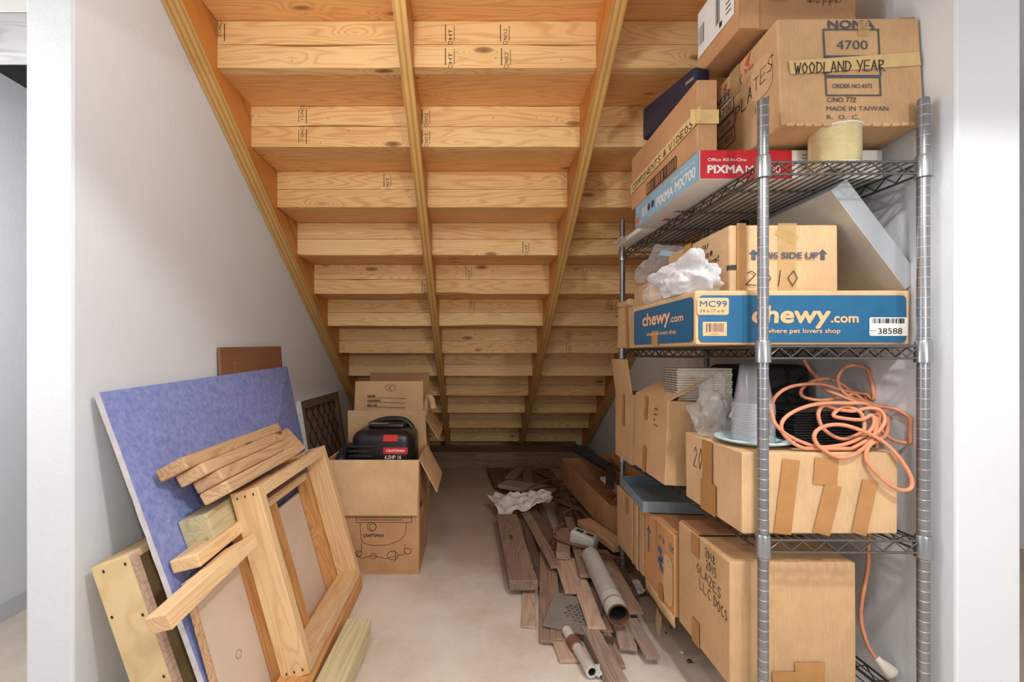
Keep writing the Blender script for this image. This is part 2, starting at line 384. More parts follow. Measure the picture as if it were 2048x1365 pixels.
def G(px, py, z=0.0):
    d = (CH-z)*F/(py-Y0); return Vector(((px-X0)*d/F, d, z))
def fr(o, ex, ey):
    ex = Vector(ex).normalized(); ey = Vector(ey); ey = (ey-ex*ey.dot(ex)).normalized(); ez = ex.cross(ey)
    return Matrix(((ex.x, ey.x, ez.x, o[0]), (ex.y, ey.y, ez.y, o[1]), (ex.z, ey.z, ez.z, o[2]), (0, 0, 0, 1)))
def smooth(pts, k=6, closed=False):
    pts = [Vector(p) for p in pts]; n = len(pts); out = []
    for i in range(n if closed else n-1):
        g = (lambda j: pts[j % n]) if closed else (lambda j: pts[max(0, min(n-1, j))])
        a, b, c, d = g(i-1), g(i), g(i+1), g(i+2)
        for t in range(k):
            t /= k; out.append(.5*((2*b)+(c-a)*t+(2*a-5*b+4*c-d)*t*t+(3*b-a-3*c+d)*t*t*t))
    if not closed: out.append(pts[-1])
    return out
# lumber: a board from the middle of its near end to the middle of its far end; grain runs along local x
def board(name, label, cat, a, b, wid, th, mat, up=(0, 0, 1), group=None, side=None, bevel=.002, bow=0.0, parent=None, chips=0, tip=0.0):
    a = Vector(a); b = Vector(b); ex = (b-a).normalized(); ln = (b-a).length; up = Vector(up)
    ey = up.cross(ex).normalized()
    T = fr(a, ex, ey); mb = MB(); nseg = 8
    vs = []; rn = random.Random(label or name)
    for i in range(nseg+1):
        x = ln*i/nseg; z = bow*math.sin(math.pi*i/nseg)
        for y, zz in ((-wid/2, -th/2), (wid/2, -th/2), (wid/2, th/2), (-wid/2, th/2)):
            xx = x
            if i in (0, nseg): xx += tip*y/wid*(1 if i == 0 else -1)
            j = chips*rn.uniform(-1, 1)
            vs.append((xx+(j if i in (0, nseg) else 0), y+j*.4, zz+z))
    fs = [(0, 1, 2, 3), tuple(nseg*4+k for k in (3, 2, 1, 0))]
    for i in range(nseg):
        for k in range(4): fs.append((i*4+k, (i+1)*4+k, (i+1)*4+(k+1) % 4, i*4+(k+1) % 4))
    mb.add(vs, fs)
    o = mb.build(name, mat, parent, T, bevel)
    if parent is None: tag(o, label, cat, group)
    return o
# cartons
class Carton:
    def __init__(s, name, label, cat, x0, x1, y0, y1, z0, z1, mat='card', rot=0.0, tilt=None, group=None, body='body', r=.004, jit=.0015, open_top=False):
        s.w, s.d, s.h = x1-x0, y1-y0, z1-z0
        T = Matrix.Translation(((x0+x1)/2, (y0+y1)/2, z0)) @ Matrix.Rotation(rot, 4, 'Z')
        if tilt is not None: T = T @ tilt
        s.root = thing(name, label, cat, T, group); s.mb = MB(); s.mats = [mat]; s.body = body
        if not open_top: s.mb.rbox((-s.w/2, -s.d/2, 0), (s.w/2, s.d/2, s.h), r, 2, jit=jit, cuts=0, smooth=False)
        else:
            t = .004; W, D, H = s.w/2, s.d/2, s.h
            s.mb.box((-W, -D, 0), (W, -D+t, H)); s.mb.box((-W, D-t, 0), (W, D, H)); s.mb.box((-W, -D+t, 0), (-W+t, D-t, H)); s.mb.box((W-t, -D+t, 0), (W, D-t, H)); s.mb.box((-W+t, -D+t, 0), (W-t, D-t, t))
    def mi(s, m):
        if m not in s.mats: s.mats.append(m)
        return s.mats.index(m)
    def T(s, side, off=.0012):
        W, D, H = s.w/2, s.d/2, s.h
        return {'f': fr((-W, -D-off, 0), (1, 0, 0), (0, 0, 1)), 'l': fr((-W-off, D, 0), (0, -1, 0), (0, 0, 1)), 'r': fr((W+off, -D, 0), (0, 1, 0), (0, 0, 1)),
                't': fr((-W, -D, H+off), (1, 0, 0), (0, 1, 0)), 'b': fr((-W, D, -off), (1, 0, 0), (0, -1, 0))}[side]
    def size(s, side): return {'f': (s.w, s.h), 'l': (s.d, s.h), 'r': (s.d, s.h), 't': (s.w, s.d), 'b': (s.w, s.d)}[side]
    def text(s, t, side, u, v, h, width=None, mat='ink', off=.0012, **k): s.mb.text(t, s.T(side, off), u, v, h, width, s.mi(mat), **k); return s
    def hand(s, t, side, u, v, h, mat='black', off=.0012, **k): s.mb.hand(t, s.T(side, off), u, v, h, mi=s.mi(mat), **k); return s
    def rect(s, side, x0, y0, x1, y1, mat, off=.001, r=0):
        (s.mb.rrect(s.T(side, off), x0, y0, x1, y1, r, s.mi(mat)) if r else s.mb.rect(s.T(side, off), x0, y0, x1, y1, s.mi(mat))); return s
    def frame(s, side, x0, y0, x1, y1, wd=.003, mat='ink'): s.mb.frame(s.T(side), x0, y0, x1, y1, wd, s.mi(mat)); return s
    def bars(s, side, x0, y0, x1, y1, mat='black', n=26, off=.0014, seed=1): s.mb.bars(s.T(side, off), x0, y0, x1, y1, n, s.mi(mat), seed); return s
    def part(s, name, mb, mats, label=None):
        o = mb.build(name, mats, s.root)
        if label: o['label'] = label
        return o
    def tape(s, side, pts, wd, mat='tape', name='packing_tape', off=.0022):
        s.nt = getattr(s, 'nt', 0)+1; off += s.nt*.0005
        mb = MB(); T = s.T(side, off); k = 0
        for (ax, ay), (bx, by) in zip(pts, pts[1:]):
            dx, dy = bx-ax, by-ay; l = math.hypot(dx, dy); nx, ny = -dy/l*wd/2, dx/l*wd/2
            mb.add([(ax+nx, ay+ny, k), (ax-nx, ay-ny, k), (bx-nx, by-ny, k), (bx+nx, by+ny, k)], [(0, 1, 2, 3)], 0, False, T); k += .0003
        return s.part(name, mb, mat)
    def flap(s, side_edge, ln, ang, mat, name='flap', inset=0.0, z=None):
        # hinged at a top edge, ang = 0 lies flat outward, -90 hangs down, 90 stands up
        W, D, H = s.w/2, s.d/2, s.h if z is None else z
        a = math.radians(ang)
        o, e, out = {'f': ((-W+inset, -D, H), (1, 0, 0), (0, -1, 0)), 'k': ((W-inset, D, H), (-1, 0, 0), (0, 1, 0)), 'r': ((W, -D+inset, H), (0, 1, 0), (1, 0, 0)), 'l': ((-W, D-inset, H), (0, -1, 0), (-1, 0, 0))}[side_edge]
        d = Vector(out)*math.cos(a)+Vector((0, 0, 1))*math.sin(a)
        full = (s.w if side_edge in 'fk' else s.d)-2*inset
        T = fr(o, e, d); mb = MB()
        mb.prism([(0, 0), (full, 0), (full-.006, ln), (.006, ln)], .004, 0, T)
        return s.part(name, mb, mat), T
    def finish(s): return s.mb.build(s.body, s.mats, s.root)

# ================================================================== SETTING
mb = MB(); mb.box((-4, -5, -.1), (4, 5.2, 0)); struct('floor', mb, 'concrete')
mb = MB(); mb.box((-1.15, 1.158, 0), (-1.028, 4.92, 3.0)); struct('wall_left', mb, 'paint', bevel=.006)
mb = MB(); mb.box((1.172, 1.09, 0), (1.329, 4.92, 3.0)); struct('wall_right', mb, 'paint', bevel=.006)
mb = MB(); mb.box((-1.15, 4.92, 0), (1.329, 5.0, 3.0)); struct('wall_back', mb, 'paint')
mb = MB(); mb.box((-2.0, -1.0, 0), (-1.874, 4.87, 2.18)); struct('wall_hall', mb, 'paint')
mb = MB(); mb.box((-2.0, 3.6, 0), (-1.15, 3.7, 2.6)); struct('wall_hall_end', mb, 'paint')
mb = MB(); mb.box((-1.874, -1.0, 0), (-1.862, 3.6, .075)); o = struct('baseboard_left', mb, 'trimpaint')
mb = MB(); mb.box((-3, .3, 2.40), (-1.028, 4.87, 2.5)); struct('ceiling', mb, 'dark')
mb = MB(); mb.box((-3, -3, 2.40), (3, .3, 2.5)); struct('ceiling_front', mb, 'paint')
mb = MB(); mb.box((1.329, .3, 2.40), (3, 4.87, 2.5)); struct('ceiling_right', mb, 'paint')
mb = MB(); mb.box((-1.03, .62, 1.87), (1.40, .70, 2.40)); struct('trim_header', mb, 'paint')
mb = MB(); mb.box((3.0, -1, 0), (3.1, 4.87, 2.5)); struct('wall_far_right', mb, 'paint')
for (y0, y1, z0, z1, n, lab, mt) in ((1.40, 1.46, 2.003, 2.126, 'ceiling_joist', 'grey weathered joist crossing overhead at the left edge', 'joist'),):
    m_ = MB(); m_.box((-.42, -.03, -.061), (.42, .03, .061)); o = m_.build(n, mt, None, Matrix.Translation((-1.452, (y0+y1)/2, (z0+z1)/2))); tag(o, lab, 'joist')
m_ = MB(); m_.box((-.42, -.02, -.05), (.42, .02, .05)); o = m_.build('ceiling_joist', 'white', None, Matrix.Translation((-1.452, 1.42, 2.18))); tag(o, 'white painted board above the grey joist at top left', 'joist')

# ================================================================== STAIRCASE
RISE, RUN, YK, ZT = .1778, .258, 1.69, 2.3156
yk = lambda k: YK+RUN*(k-1)
zt = lambda k: ZT-RISE*(k-1)
stair = thing('staircase', 'unpainted wooden staircase seen from underneath, sloping down to the back', 'staircase', (.07, 3.1, 0))
SI = Matrix.Translation((-.07, -3.1, 0))
SXA, SXB = -.958, 1.102
stamps = {(1, 0): [(440, 'NO.2', -1), (900, 'HT', 1), (1010, 'NO.2', 1)], (1, 1): [(900, 'HT', 1), (1012, 'NO.2', 1)], (2, 0): [(605, 'NO.1', -1), (852, 'NO.2', 1)], (2, 1): [(605, 'NO.1', -1), (852, 'NO.2', 1)],
          (3, 0): [(775, 'HT', 1)], (4, 1): [(1052, 'HT', 1)], (5, 0): [(938, 'HT', 1)], (5, 1): [(850, 'HT', 1)], (6, 0): [(943, 'NO.1', -1), (1218, 'NO.1', -1)], (7, 0): [(1138, 'HT', 1)], (7, 1): [(1138, 'HT', 1)]}
for k in range(-1, 14):
    for bi in range(2):
        zc = zt(k)-.0889*(bi+.5); m_ = MB()
        hw = (SXB-SXA)/2; n = 34; rn = random.Random(k*2+bi); wane = rn.random() < .5
        xs = [-hw+2*hw*i/n for i in range(n+1)]
        bot = [-.0434+(max(0, noise.noise(Vector((x*2.2, k*3.1+bi, 2)))-.1)*.016 if wane else 0) for x in xs]
        top = [.0434-(max(0, noise.noise(Vector((x*2.2, k*1.7+bi, 9)))-.25)*.014 if rn.random() < 2 and wane else 0) for x in xs]
        vs = []
        for x, b, t in zip(xs, bot, top): vs += [(x, -.019, b), (x, -.019, t), (x, .019, .0434), (x, .019, -.0434)]
        fs = [(0, 1, 2, 3), tuple(n*4+q for q in (3, 2, 1, 0))]
        for i in range(n):
            for q in range(4): fs.append((i*4+q, (i+1)*4+q, (i+1)*4+(q+1) % 4, i*4+(q+1) % 4))
        m_.add(vs, fs)
        yc = yk(k)+.019
        for px, tx, dr in stamps.get((k, bi), ()):
            x = (px-X0)*yk(k)/F-(SXA+SXB)/2
            T = fr((x, -.0198, -.030 if dr > 0 else .030), (0, 0, dr), (-dr, 0, 0))
            m_.text(tx, T, .004, -.008, .014, .04, 1)
            m_.line(T, [(-.002, .017), (.06, .017)], .003, 1); m_.line(T, [(.0, -.016), (.055, -.016)], .002, 1); m_.frame(T, -.014, -.008, -.002, .006, .0015, 1)
        for q in range(5):                                  # nail heads
            x = rn.uniform(-hw, hw); z = rn.uniform(-.03, .03); r = .0022
            m_.add([(x+r*math.cos(a*1.047), -.0196, z+r*math.sin(a*1.047)) for a in range(6)], [(0, 1, 2, 3, 4, 5)], 1)
        m_.build('riser_board', ['pine', 'black'], stair, SI @ Matrix.Translation(((SXA+SXB)/2, yc, zc)))
    if k == 13: continue
    m_ = MB(); hw = (SXB-SXA)/2; y0 = yk(k)+.0385; y1 = yk(k+1)+.036
    m_.box((-hw, -(y1-y0)/2, 0), (hw, (y1-y0)/2, .032)); m_.build('tread', 'tread', stair, SI @ Matrix.Translation(((SXA+SXB)/2, (y0+y1)/2, zt(k+1)+.001)))
zlow = lambda y: 2.2316-.689*(y-1.483)
def stringer(xa, xb, lab):
    m_ = MB(); tp = []
    for k in range(-1, 13): tp += [(yk(k)-.0015, zt(k)), (yk(k)-.0015, zt(k+1)-.001)]
    tp += [(4.53, zt(13)+.002 if zt(13) > .155 else .156)]
    ye = 1.483+(2.2316-.153)/.689; tp[-1] = (yk(12)-.0015, .154)
    ys = yk(-1)-.0015
    poly = tp+[(ye, .154), (ys, zlow(ys))]
    half = (xb-xa)/2; n = len(poly); oc = Vector(((xa+xb)/2, 2.6, 1.3)); ex = Vector((0, .8235, -.5673))   # local x follows the slope so the grain does too
    T = fr(oc, ex, Vector((0, .5673, .8235))); Ti = T.inverted()
    vs = [Ti @ Vector((xa, y, z)) for y, z in poly]+[Ti @ Vector((xb, y, z)) for y, z in poly]
    bm = bmesh.new(); bv = [bm.verts.new(v) for v in vs]
    bm.faces.new(bv[:n]); bm.faces.new(bv[:n-1:-1])
    for i in range(n): bm.faces.new((bv[i], bv[n+i], bv[n+(i+1) % n], bv[(i+1) % n]))
    bmesh.ops.triangulate(bm, faces=[f for f in bm.faces if len(f.verts) > 4]); bmesh.ops.recalc_face_normals(bm, faces=bm.faces[:])
    bm.verts.index_update(); bm.faces.ensure_lookup_table()
    for f in bm.faces:
        nn = f.normal; under = nn.y < -.9
        m_.add([v.co.copy() for v in f.verts], [tuple(range(len(f.verts)))], 1 if under else 0)
    o = m_.build('stringer', ['lvl', 'ply_edge'], stair, SI @ T); bm.free()
    if lab: o['label'] = lab
    return o
M['ply_edge'] = ply_edge('stringer_ply_edge', L(222, 176, 104), L(168, 116, 58), 4.3, 2, .045)
stringer(-1.026, -.9585, 'outer stringer against the left wall')
stringer(-.2665, -.2205, None); stringer(.4640, .5130, None)
stringer(1.1025, 1.168, 'outer stringer against the right wall')
for z in (0, .0765):
    m_ = MB(); m_.box((-1.06, -.16, .0005), (1.06, .16, .076)); m_.build('bottom_plate', 'old', stair, SI @ Matrix.Translation((.07, 4.327, z)), .002)

# ================================================================== LEFT PILE
# blue wallboard sheet leaning on the left wall
m_ = MB(); q = [(-.668, 1.20, .002), (-.80, 2.415, .002), (-1.012, 2.415, .992), (-1.012, 1.20, .956)]
nv = (Vector(q[1])-Vector(q[0])).cross(Vector(q[3])-Vector(q[0])).normalized()
root = thing('wallboard_sheet', 'large blue wallboard sheet leaning on the left wall', 'wallboard', (-.8, 1.8, 0))
RI = Matrix.Translation((.8, -1.8, 0))
def slab(q, n, t0, t1, nu=10, nvv=8, jit=0.0):
    m = MB(); q = [Vector(p) for p in q]; vs = []
    for s_ in (t1, t0):
        for j in range(nvv+1):
            for i in range(nu+1):
                a, b = i/nu, j/nvv; p = q[0]*(1-a)*(1-b)+q[1]*a*(1-b)+q[2]*a*b+q[3]*(1-a)*b
                if jit and (j == nvv or i == 0): p = p+noise.noise_vector(p*25)*jit
                vs.append(p+n*s_)
    W = nu+1; N = W*(nvv+1); fs = []
    for j in range(nvv):
        for i in range(nu):
            a = j*W+i; fs.append((a, a+1, a+W+1, a+W)); fs.append((N+a, N+a+W, N+a+W+1, N+a+1))
    for i in range(nu): fs.append((i, N+i, N+i+1, i+1)); b = nvv*W; fs.append((b+i, b+i+1, N+b+i+1, N+b+i))
    for j in range(nvv): fs.append((j*W, j*W+W, N+j*W+W, N+j*W)); b = nu; fs.append((j*W+b, N+j*W+b, N+j*W+W+b, j*W+W+b))
    m.add(vs, fs); return m
slab(q, nv, .002, .0165, 30, 20, .002).build('gypsum_core', 'gypsum', root, RI)
slab(q, nv, .0166, .0176, 1, 1).build('blue_paper_face', 'blue', root, RI)
m_ = MB(); T = fr(Vector(q[0])+nv*.0180, Vector(q[1])-Vector(q[0]), Vector(q[3])-Vector(q[0]))
rn = random.Random(4)
for (u, v, r, mi) in ((.27, .80, .012, 1), (.24, .88, .008, 2), (.56, .62, .013, 0), (.30, .70, .007, 0), (.53, .83, .006, 0), (.80, .78, .004, 0), (.47, .70, .003, 0), (.22, .70, .005, 2)):
    pts = [(u+r*math.cos(a*.7)*rn.uniform(.5, 1.3), v+r*math.sin(a*.7)*rn.uniform(.5, 1.3), 0) for a in range(9)]
    m_.add(pts, [tuple(range(9))], mi, False, T)
m_.build('paint_spatter', ['white', 'dgrey', 'tape_clear'], root, RI)
# brown hardboard panel behind it
q2 = [(-.955, 1.80, .002), (-.955, 2.375, .002), (-1.022, 2.375, 1.103), (-1.022, 1.80, 1.09)]
n2 = (Vector(q2[1])-Vector(q2[0])).cross(Vector(q2[3])-Vector(q2[0])).normalized()
root = thing('hardboard_sheet', 'brown hardboard panel showing above the blue wallboard', 'panel', (-1, 2.1, 0)); RI = Matrix.Translation((1, -2.1, 0))
slab(q2, n2, 0, .012).build('face', 'hardboard', root, RI)
m_ = MB(); T2 = fr(Vector(q2[0])+n2*.0123, Vector(q2[1])-Vector(q2[0]), Vector(q2[3])-Vector(q2[0]))
for u, v in ((.1, .99), (.1, 1.02), (.47, 1.05), (.5, .98), (.38, 1.07)):
    m_.rect(T2, u, v, u+.008, v+.012, 0)
m_.build('paint_spatter', 'tape_clear', root, RI)
# old window sash with diamond lattice
no, fo, nt = Vector((-.885, 2.63, .004)), Vector((-.885, 3.36, .004)), Vector((-1.005, 2.63, .787))
T = fr(no, fo-no, nt-no); Lw, Hh = .73, .79
sash = thing('lattice_window_sash', 'old window sash with diamond lattice and flaking white edge, leaning behind the boxes', 'window sash', T)
def bar(nm, a, b, mat, par=sash): m = MB(); m.box(a, b); return m.build(nm, mat, par, None, .002)
o = bar('stile', (0, 0, -.055), (.05, Hh, .0), 'sash'); m_ = MB(); m_.box((-.003, 0, -.056), (0.0005, Hh, .001)); o2 = m_.build('paint_layer', 'flake', o); o2['label'] = 'flaking white painted edge'
bar('stile', (Lw-.05, 0, -.055), (Lw, Hh, 0), 'sash'); bar('rail', (.05, Hh-.05, -.055), (Lw-.05, Hh, 0), 'sash'); bar('rail', (.05, 0, -.055), (Lw-.05, .07, 0), 'sash')
m_ = MB(); m_.box((0, Hh, -.056), (Lw, Hh+.003, .001)); m_.build('top_edge_paint', 'flake', sash)
bar('pane', (.05, .07, -.03), (Lw-.05, Hh-.05, -.024), 'pane')
m_ = MB(); x0, x1, z0, z1 = .05, Lw-.05, .07, Hh-.05; sl = 1.35; stp = .15
for sgn in (1, -1):
    c = -2.0
    while c < 2.6:
        pts = []
        for x in (x0, x1):
            y = sgn*sl*x+c
            pts.append((x, y))
        (ax, ay), (bx, by) = pts
        def clip(ax, ay, bx, by):
            t0, t1 = 0.0, 1.0
            for p_, q_ in ((-(by-ay), ay-z0), (by-ay, z1-ay)):
                if abs(p_) < 1e-9: continue
                r_ = q_/p_
                if p_ < 0: t0 = max(t0, r_)
                else: t1 = min(t1, r_)
            return (t0, t1) if t1-t0 > .01 else None
        r = clip(ax, ay, bx, by)
        if r:
            A = Vector((ax+(bx-ax)*r[0], ay+(by-ay)*r[0], -.022)); B = Vector((ax+(bx-ax)*r[1], ay+(by-ay)*r[1], -.022)); m_.tube([A, B], .005, 6)
        c += stp
m_.build('lattice', 'lead', sash)
# plywood box wedged between the wall end and the blue sheet
e2 = Vector((.325, 0, -.945)); T = fr((-.998, 1.175, .505), (0, 1, 0), -e2)      # x along the wall, y up the lean, z into the room
pb = thing('plywood_box', 'open plywood box leaning between the left wall and the blue wallboard', 'box', T)
def pbar(nm, a, b, mat): m = MB(); m.box(a, b); return m.build(nm, mat, pb, None, .0015)
hh = .53
pbar('end_panel', (0, -hh, 0), (.018, 0, .105), 'ply'); pbar('top_panel', (.0185, -.018, 0), (.44, 0, .105), 'ply'); pbar('back_panel', (.0185, -hh, 0), (.44, -.0185, .012), 'ply')
pbar('side_strip', (-.001, -hh, .1055), (.018, -.004, .118), 'old_pale'); pbar('far_panel', (.422, -hh, .0125), (.44, -.0185, .105), 'ply')
m_ = MB()
for y, z in ((-.02, .03), (-.02, .09), (-.14, .012), (-.16, .09), (-.33, .09), (-.4, .06), (-.45, .03)):
    m_.rect(fr((-.0008, y, z), (0, 0, 1), (0, 1, 0)), -.003, -.004, .003, .004, 0)
m_.build('nail_hole', 'black', pb)
# deep pine frame leaning on the stack, second frame and pinkish panel behind it
eyv = Vector((-.27, 0, .963)); TF = fr((-.506, 1.40, .068), (0, 1, 0), eyv); LF, HF = .64, .605
f1 = thing('pine_frame', 'deep open pine frame leaning at the front of the lumber pile', 'frame', TF)
def fbar(nm, par, a, b, mat, along):
    a, b = Vector(a), Vector(b); c = (a+b)/2; d = b-a
    T = {'x': Matrix.Translation(c), 'y': Matrix.Translation(c) @ Matrix.Rotation(math.pi/2, 4, 'Z')}[along]
    if along == 'y': d = Vector((d.y, d.x, d.z))
    m = MB(); m.box(-d/2, d/2); return m.build(nm, mat, par, T, .002)
fbar('stile', f1, (0, 0, -.089), (.038, HF, 0), 'lumber', 'y'); fbar('stile', f1, (LF-.038, 0, -.089), (LF, HF, 0), 'lumber', 'y')
fbar('rail', f1, (.0385, HF-.038, -.089), (LF-.0385, HF, 0), 'lumber', 'x'); fbar('rail', f1, (.0385, 0, -.089), (LF-.0385, .038, 0), 'lumber', 'x')
m_ = MB()
for z in (-.07, -.045, -.018):
    for y in (HF-.019, .019): m_.add([(-.001, y+.005*math.cos(a), z+.003*math.sin(a)) for a in range(6)], [(0, 1, 2, 3, 4, 5)])
T_ = fr((0, HF+.0008, 0), (1, 0, 0), (0, 0, -1))
rn = random.Random(3)
for i in range(16): x = .18+i*.026; m_.rect(T_, x, .03+rn.uniform(0, .012), x+.016, .042+rn.uniform(0, .01), 0)
m_.build('nail', 'dgrey', f1)
TF2 = TF @ Matrix.Translation((.03, 0, -.0905))
f2 = thing('inner_pine_frame', 'narrower orange pine frame just behind the deep pine frame', 'frame', TF2)
a_, b_ = .58, .52
fbar('stile', f2, (0, -.04, -.050), (.038, b_, 0), 'lumber_dark', 'y'); fbar('stile', f2, (a_-.038, -.04, -.05), (a_, b_, 0), 'lumber_dark', 'y')
fbar('rail', f2, (.0385, b_-.03, -.05), (a_-.0385, b_, 0), 'lumber', 'x'); fbar('rail', f2, (.0385, -.04, -.05), (a_-.0385, 0, 0), 'lumber_dark', 'x'); fbar('stile', f2, (.20, .0005, -.05), (.238, b_-.0305, 0), 'lumber_dark', 'y')
TP = TF @ Matrix.Translation((-.19, -.06, -.142))
pk = thing('plywood_sheet', 'pinkish wood panel with rough plywood edge leaning behind the pine frames', 'panel', TP)
m_ = MB(); m_.box((0, 0, -.016), (.82, .50, 0)); m_.line(fr((0, 0, .0008), (1, 0, 0), (0, 1, 0)), [(.11+.014*math.cos(a*.5), .22+.011*math.sin(a*.5)) for a in range(14)], .0012, 1); m_.build('face', ['mdf', 'dgrey'], pk, None, .001)
m_ = MB(); vs = []
for i in range(41):
    y = .5*i/40; j = .0035*noise.noise(Vector((y*60, 1, 1))); vs += [(-.006+j, y, -.0175), (-.006+j, y, .0015), (.0, y, .0015), (0, y, -.0175)]
m_.add(vs, [(i*4+k, i*4+4+k, i*4+4+(k+1) % 4, i*4+(k+1) % 4) for i in range(40) for k in range(4)]); m_.build('plywood_edge', 'offcut', pk)
# four short boards lying flat on the frame tops
UP = Vector((-.47, 0, .883)); WD = Vector((.883, 0, .47)); base = Vector((-.690, 0, .668))-WD*.0445+UP*.0
g = 'short boards stacked on the pine frame'
for i, (d0, d1, sl, w_, lab) in enumerate(((1.29, 1.81, 0, .089, 'short pine board at the bottom of the stack of four, ring grain on its end'), (1.32, 1.745, -.022, .089, 'short pine board second from the bottom of the stack of four'),
        (1.29, 1.83, -.014, .089, 'short pine board second from the top of the stack of four'), (1.26, 1.885, -.022, .089, 'topmost short board of the stack of four, near the blue wallboard'))):
    base = base+WD*sl+(UP*.0387 if i else Vector())
    c = base+UP*.019
    board('short_board', lab, 'board', (c.x, d0, c.z), (c.x, d1, c.z), w_, .0375, 'offcut', UP, g, bevel=.006)
c = Vector((-.775, 0, .595)); 
board('short_board', 'board end sticking up behind the stack of four short boards', 'board', (-.80, 1.80, .655), (-.80, 2.02, .68), .12, .03, 'offcut', (.75, 0, .66))
board('post_offcut', 'greenish square post offcut under the stack of short boards', 'post', (-.796, 1.30, .549), (-.79, 1.62, .568), .088, .088, 'treated', (-.3, 0, .95))
board('lumber_offcut', 'thick short lumber offcut lying on the pinkish panel edge', 'board', (-.775, 1.212, .497), (-.755, 1.46, .52), .085, .037, 'lumber', (-.28, -.05, .95), bevel=.004)
board('split_board', 'cracked pale board jutting out towards the viewer in front of the blue wallboard', 'board', (-.700, 1.0, .462), (-.685, 1.335, .492), .085, .036, 'lumber', (-.42, 0, .9), chips=.004, tip=.03)
board('square_post', 'weathered greenish square post lying on the floor by the pine frame', 'post', (-.428, 1.25, .0455), (-.418, 1.66, .0455), .088, .088, 'treated', bevel=.005)
board('floor_board', 'reddish board lying under the bottom of the pine frame', 'board', (-.545, 1.36, .031), (-.555, 2.04, .031), .11, .060, 'lumber_dark')

# ================================================================== CENTRE: cartons at the stair foot
c = Carton('vacuum_carton', 'open cardboard carton printed with a shop vacuum drawing, flaps hanging', 'carton', -.70, -.258, 2.173, 2.54, .001, .552, 'card_red', open_top=True)
o, T = c.flap('f', .262, -86, 'card_pale', 'front_flap'); o['label'] = 'pale front flap hanging down'
c.flap('r', .18, -62, 'card', 'side_flap'); c.flap('k', .2, 100, 'card', 'back_flap'); c.flap('l', .16, -70, 'card', 'side_flap')
Tf = c.T('f'); k = c.mi('black'); u = lambda px, py: ((px-690.5)*2.173/F+.0867, (1149-py)*2.173/F)
c.text('CRAFTSMAN', 'f', *u(726, 1075), .016, .100, 'black', bold=.02)
def dr(pts, wd=.0022): c.mb.line(Tf, [u(*p) for p in pts], wd, k)
dr([(712, 1027), (712, 1046), (823, 1046), (823, 1030)]); dr([(712, 1036), (823, 1036)]); dr([(715, 1041), (805, 1041)])
dr([(720, 1046), (722, 1080), (726, 1087), (745, 1092), (775, 1091), (800, 1082), (810, 1070), (813, 1046)])
dr([(743+9*math.cos(a*.4), 1054+9*math.sin(a*.4)) for a in range(17)]); dr([(745+7*math.cos(a*.4), 1055+7*math.sin(a*.4)) for a in range(17)])
dr([(722, 1087), (723, 1102), (712, 1110), (722, 1118), (745, 1112), (772, 1118), (808, 1109), (810, 1090)])
dr([(746+6*math.cos(a*.5), 1113+6*math.sin(a*.5)) for a in range(14)]); dr([(785+11*math.cos(a*.4), 1112+9*math.sin(a*.4)) for a in range(17)]); dr([(783, 1105), (783, 1103), (790, 1103), (791, 1121), (786, 1126)])
dr([(717+6*math.cos(a*.5), 1108+6*math.sin(a*.5)) for a in range(14)]); dr([(815+7*math.cos(a*.5), 1103+6*math.sin(a*.5)) for a in range(14)])
c.rect('r', .06, .34, .2, .50, 'card_dark'); c.rect('r', .05, .05, .19, .24, 'card_dark'); c.rect('r', .04, .30, .12, .33, 'black')
c.finish()
# vacuum head in the carton
vr = thing('vacuum_motor_head', 'black shop vacuum motor head with red badge sitting in the open carton', 'vacuum', (-.450, 2.36, .42))
m_ = MB(); m_.rbox((-.155, -.14, 0), (.155, .14, .262), .055, 5); m_.rbox((-.12, -.155, .02), (.15, -.06, .12), .02, 3); m_.build('motor_housing', 'bplastic', vr)
m_ = MB(); m_.rbox((-.09, -.04, .255), (.10, .09, .285), .014, 3); m_.tube(smooth([(-.10, .05, .262), (-.02, .05, .292), (.08, .05, .29), (.13, .04, .25)]), .016, 8); m_.build('carry_handle', 'bplastic', vr)
m_ = MB()
for i in range(6): m_.rbox((-.165, -.146, .06+i*.024), (-.04, -.12, .073+i*.024), .003, 1)
m_.build('vent_grille', 'bmatte', vr)
m_ = MB(); T = fr((.030, -.1412, .150), (1, 0, 0), (0, 0, 1)); m_.rect(T, -.02, 0, .10, .032, 0); m_.text('CRAFTSMAN', T, -.005, .010, .013, .09, 1, .02); m_.text('6.5HP 16', T, -.012, -.024, .018, .08, 1, .02)
m_.build('badge', ['red', 'white', 'bplastic'], vr)
m_ = MB(); T = fr((.030, -.1385, .222), (1, 0, 0), (0, .55, .83)); m_.box((-.02, -.012, -.01), (.05, .022, .004), 0, T); m_.build('red_switch_plate', 'red', vr)
m_ = MB(); T = fr((-.05, -.07, .2665), (1, 0, 0), (0, 1, 0)); m_.rect(T, -.03, 0, .07, .05, 0, .0195); m_.build('rating_sticker', 'tape_clear', vr)
m_ = MB(); pts = smooth([(-.655, 2.215, .36), (-.655, 2.22, .50), (-.650, 2.26, .555), (-.645, 2.33, .575), (-.648, 2.41, .55), (-.655, 2.45, .46), (-.655, 2.46, .36)], 9)
m_.tube(pts, [.026+.003*(i % 2) for i in range(len(pts))], 10)
o = m_.build('vacuum_hose', 'bplastic'); tag(o, 'ribbed black vacuum hose arching at the left of the motor head', 'hose')
# moving carton behind
c = Carton('moving_carton', 'taller cardboard carton behind the vacuum carton, flap printed with name lines', 'carton', -.69, -.285, 2.62, 3.0, .001, .70, 'card', open_top=True)
o, T = c.flap('f', .205, 93, 'card', 'front_flap')
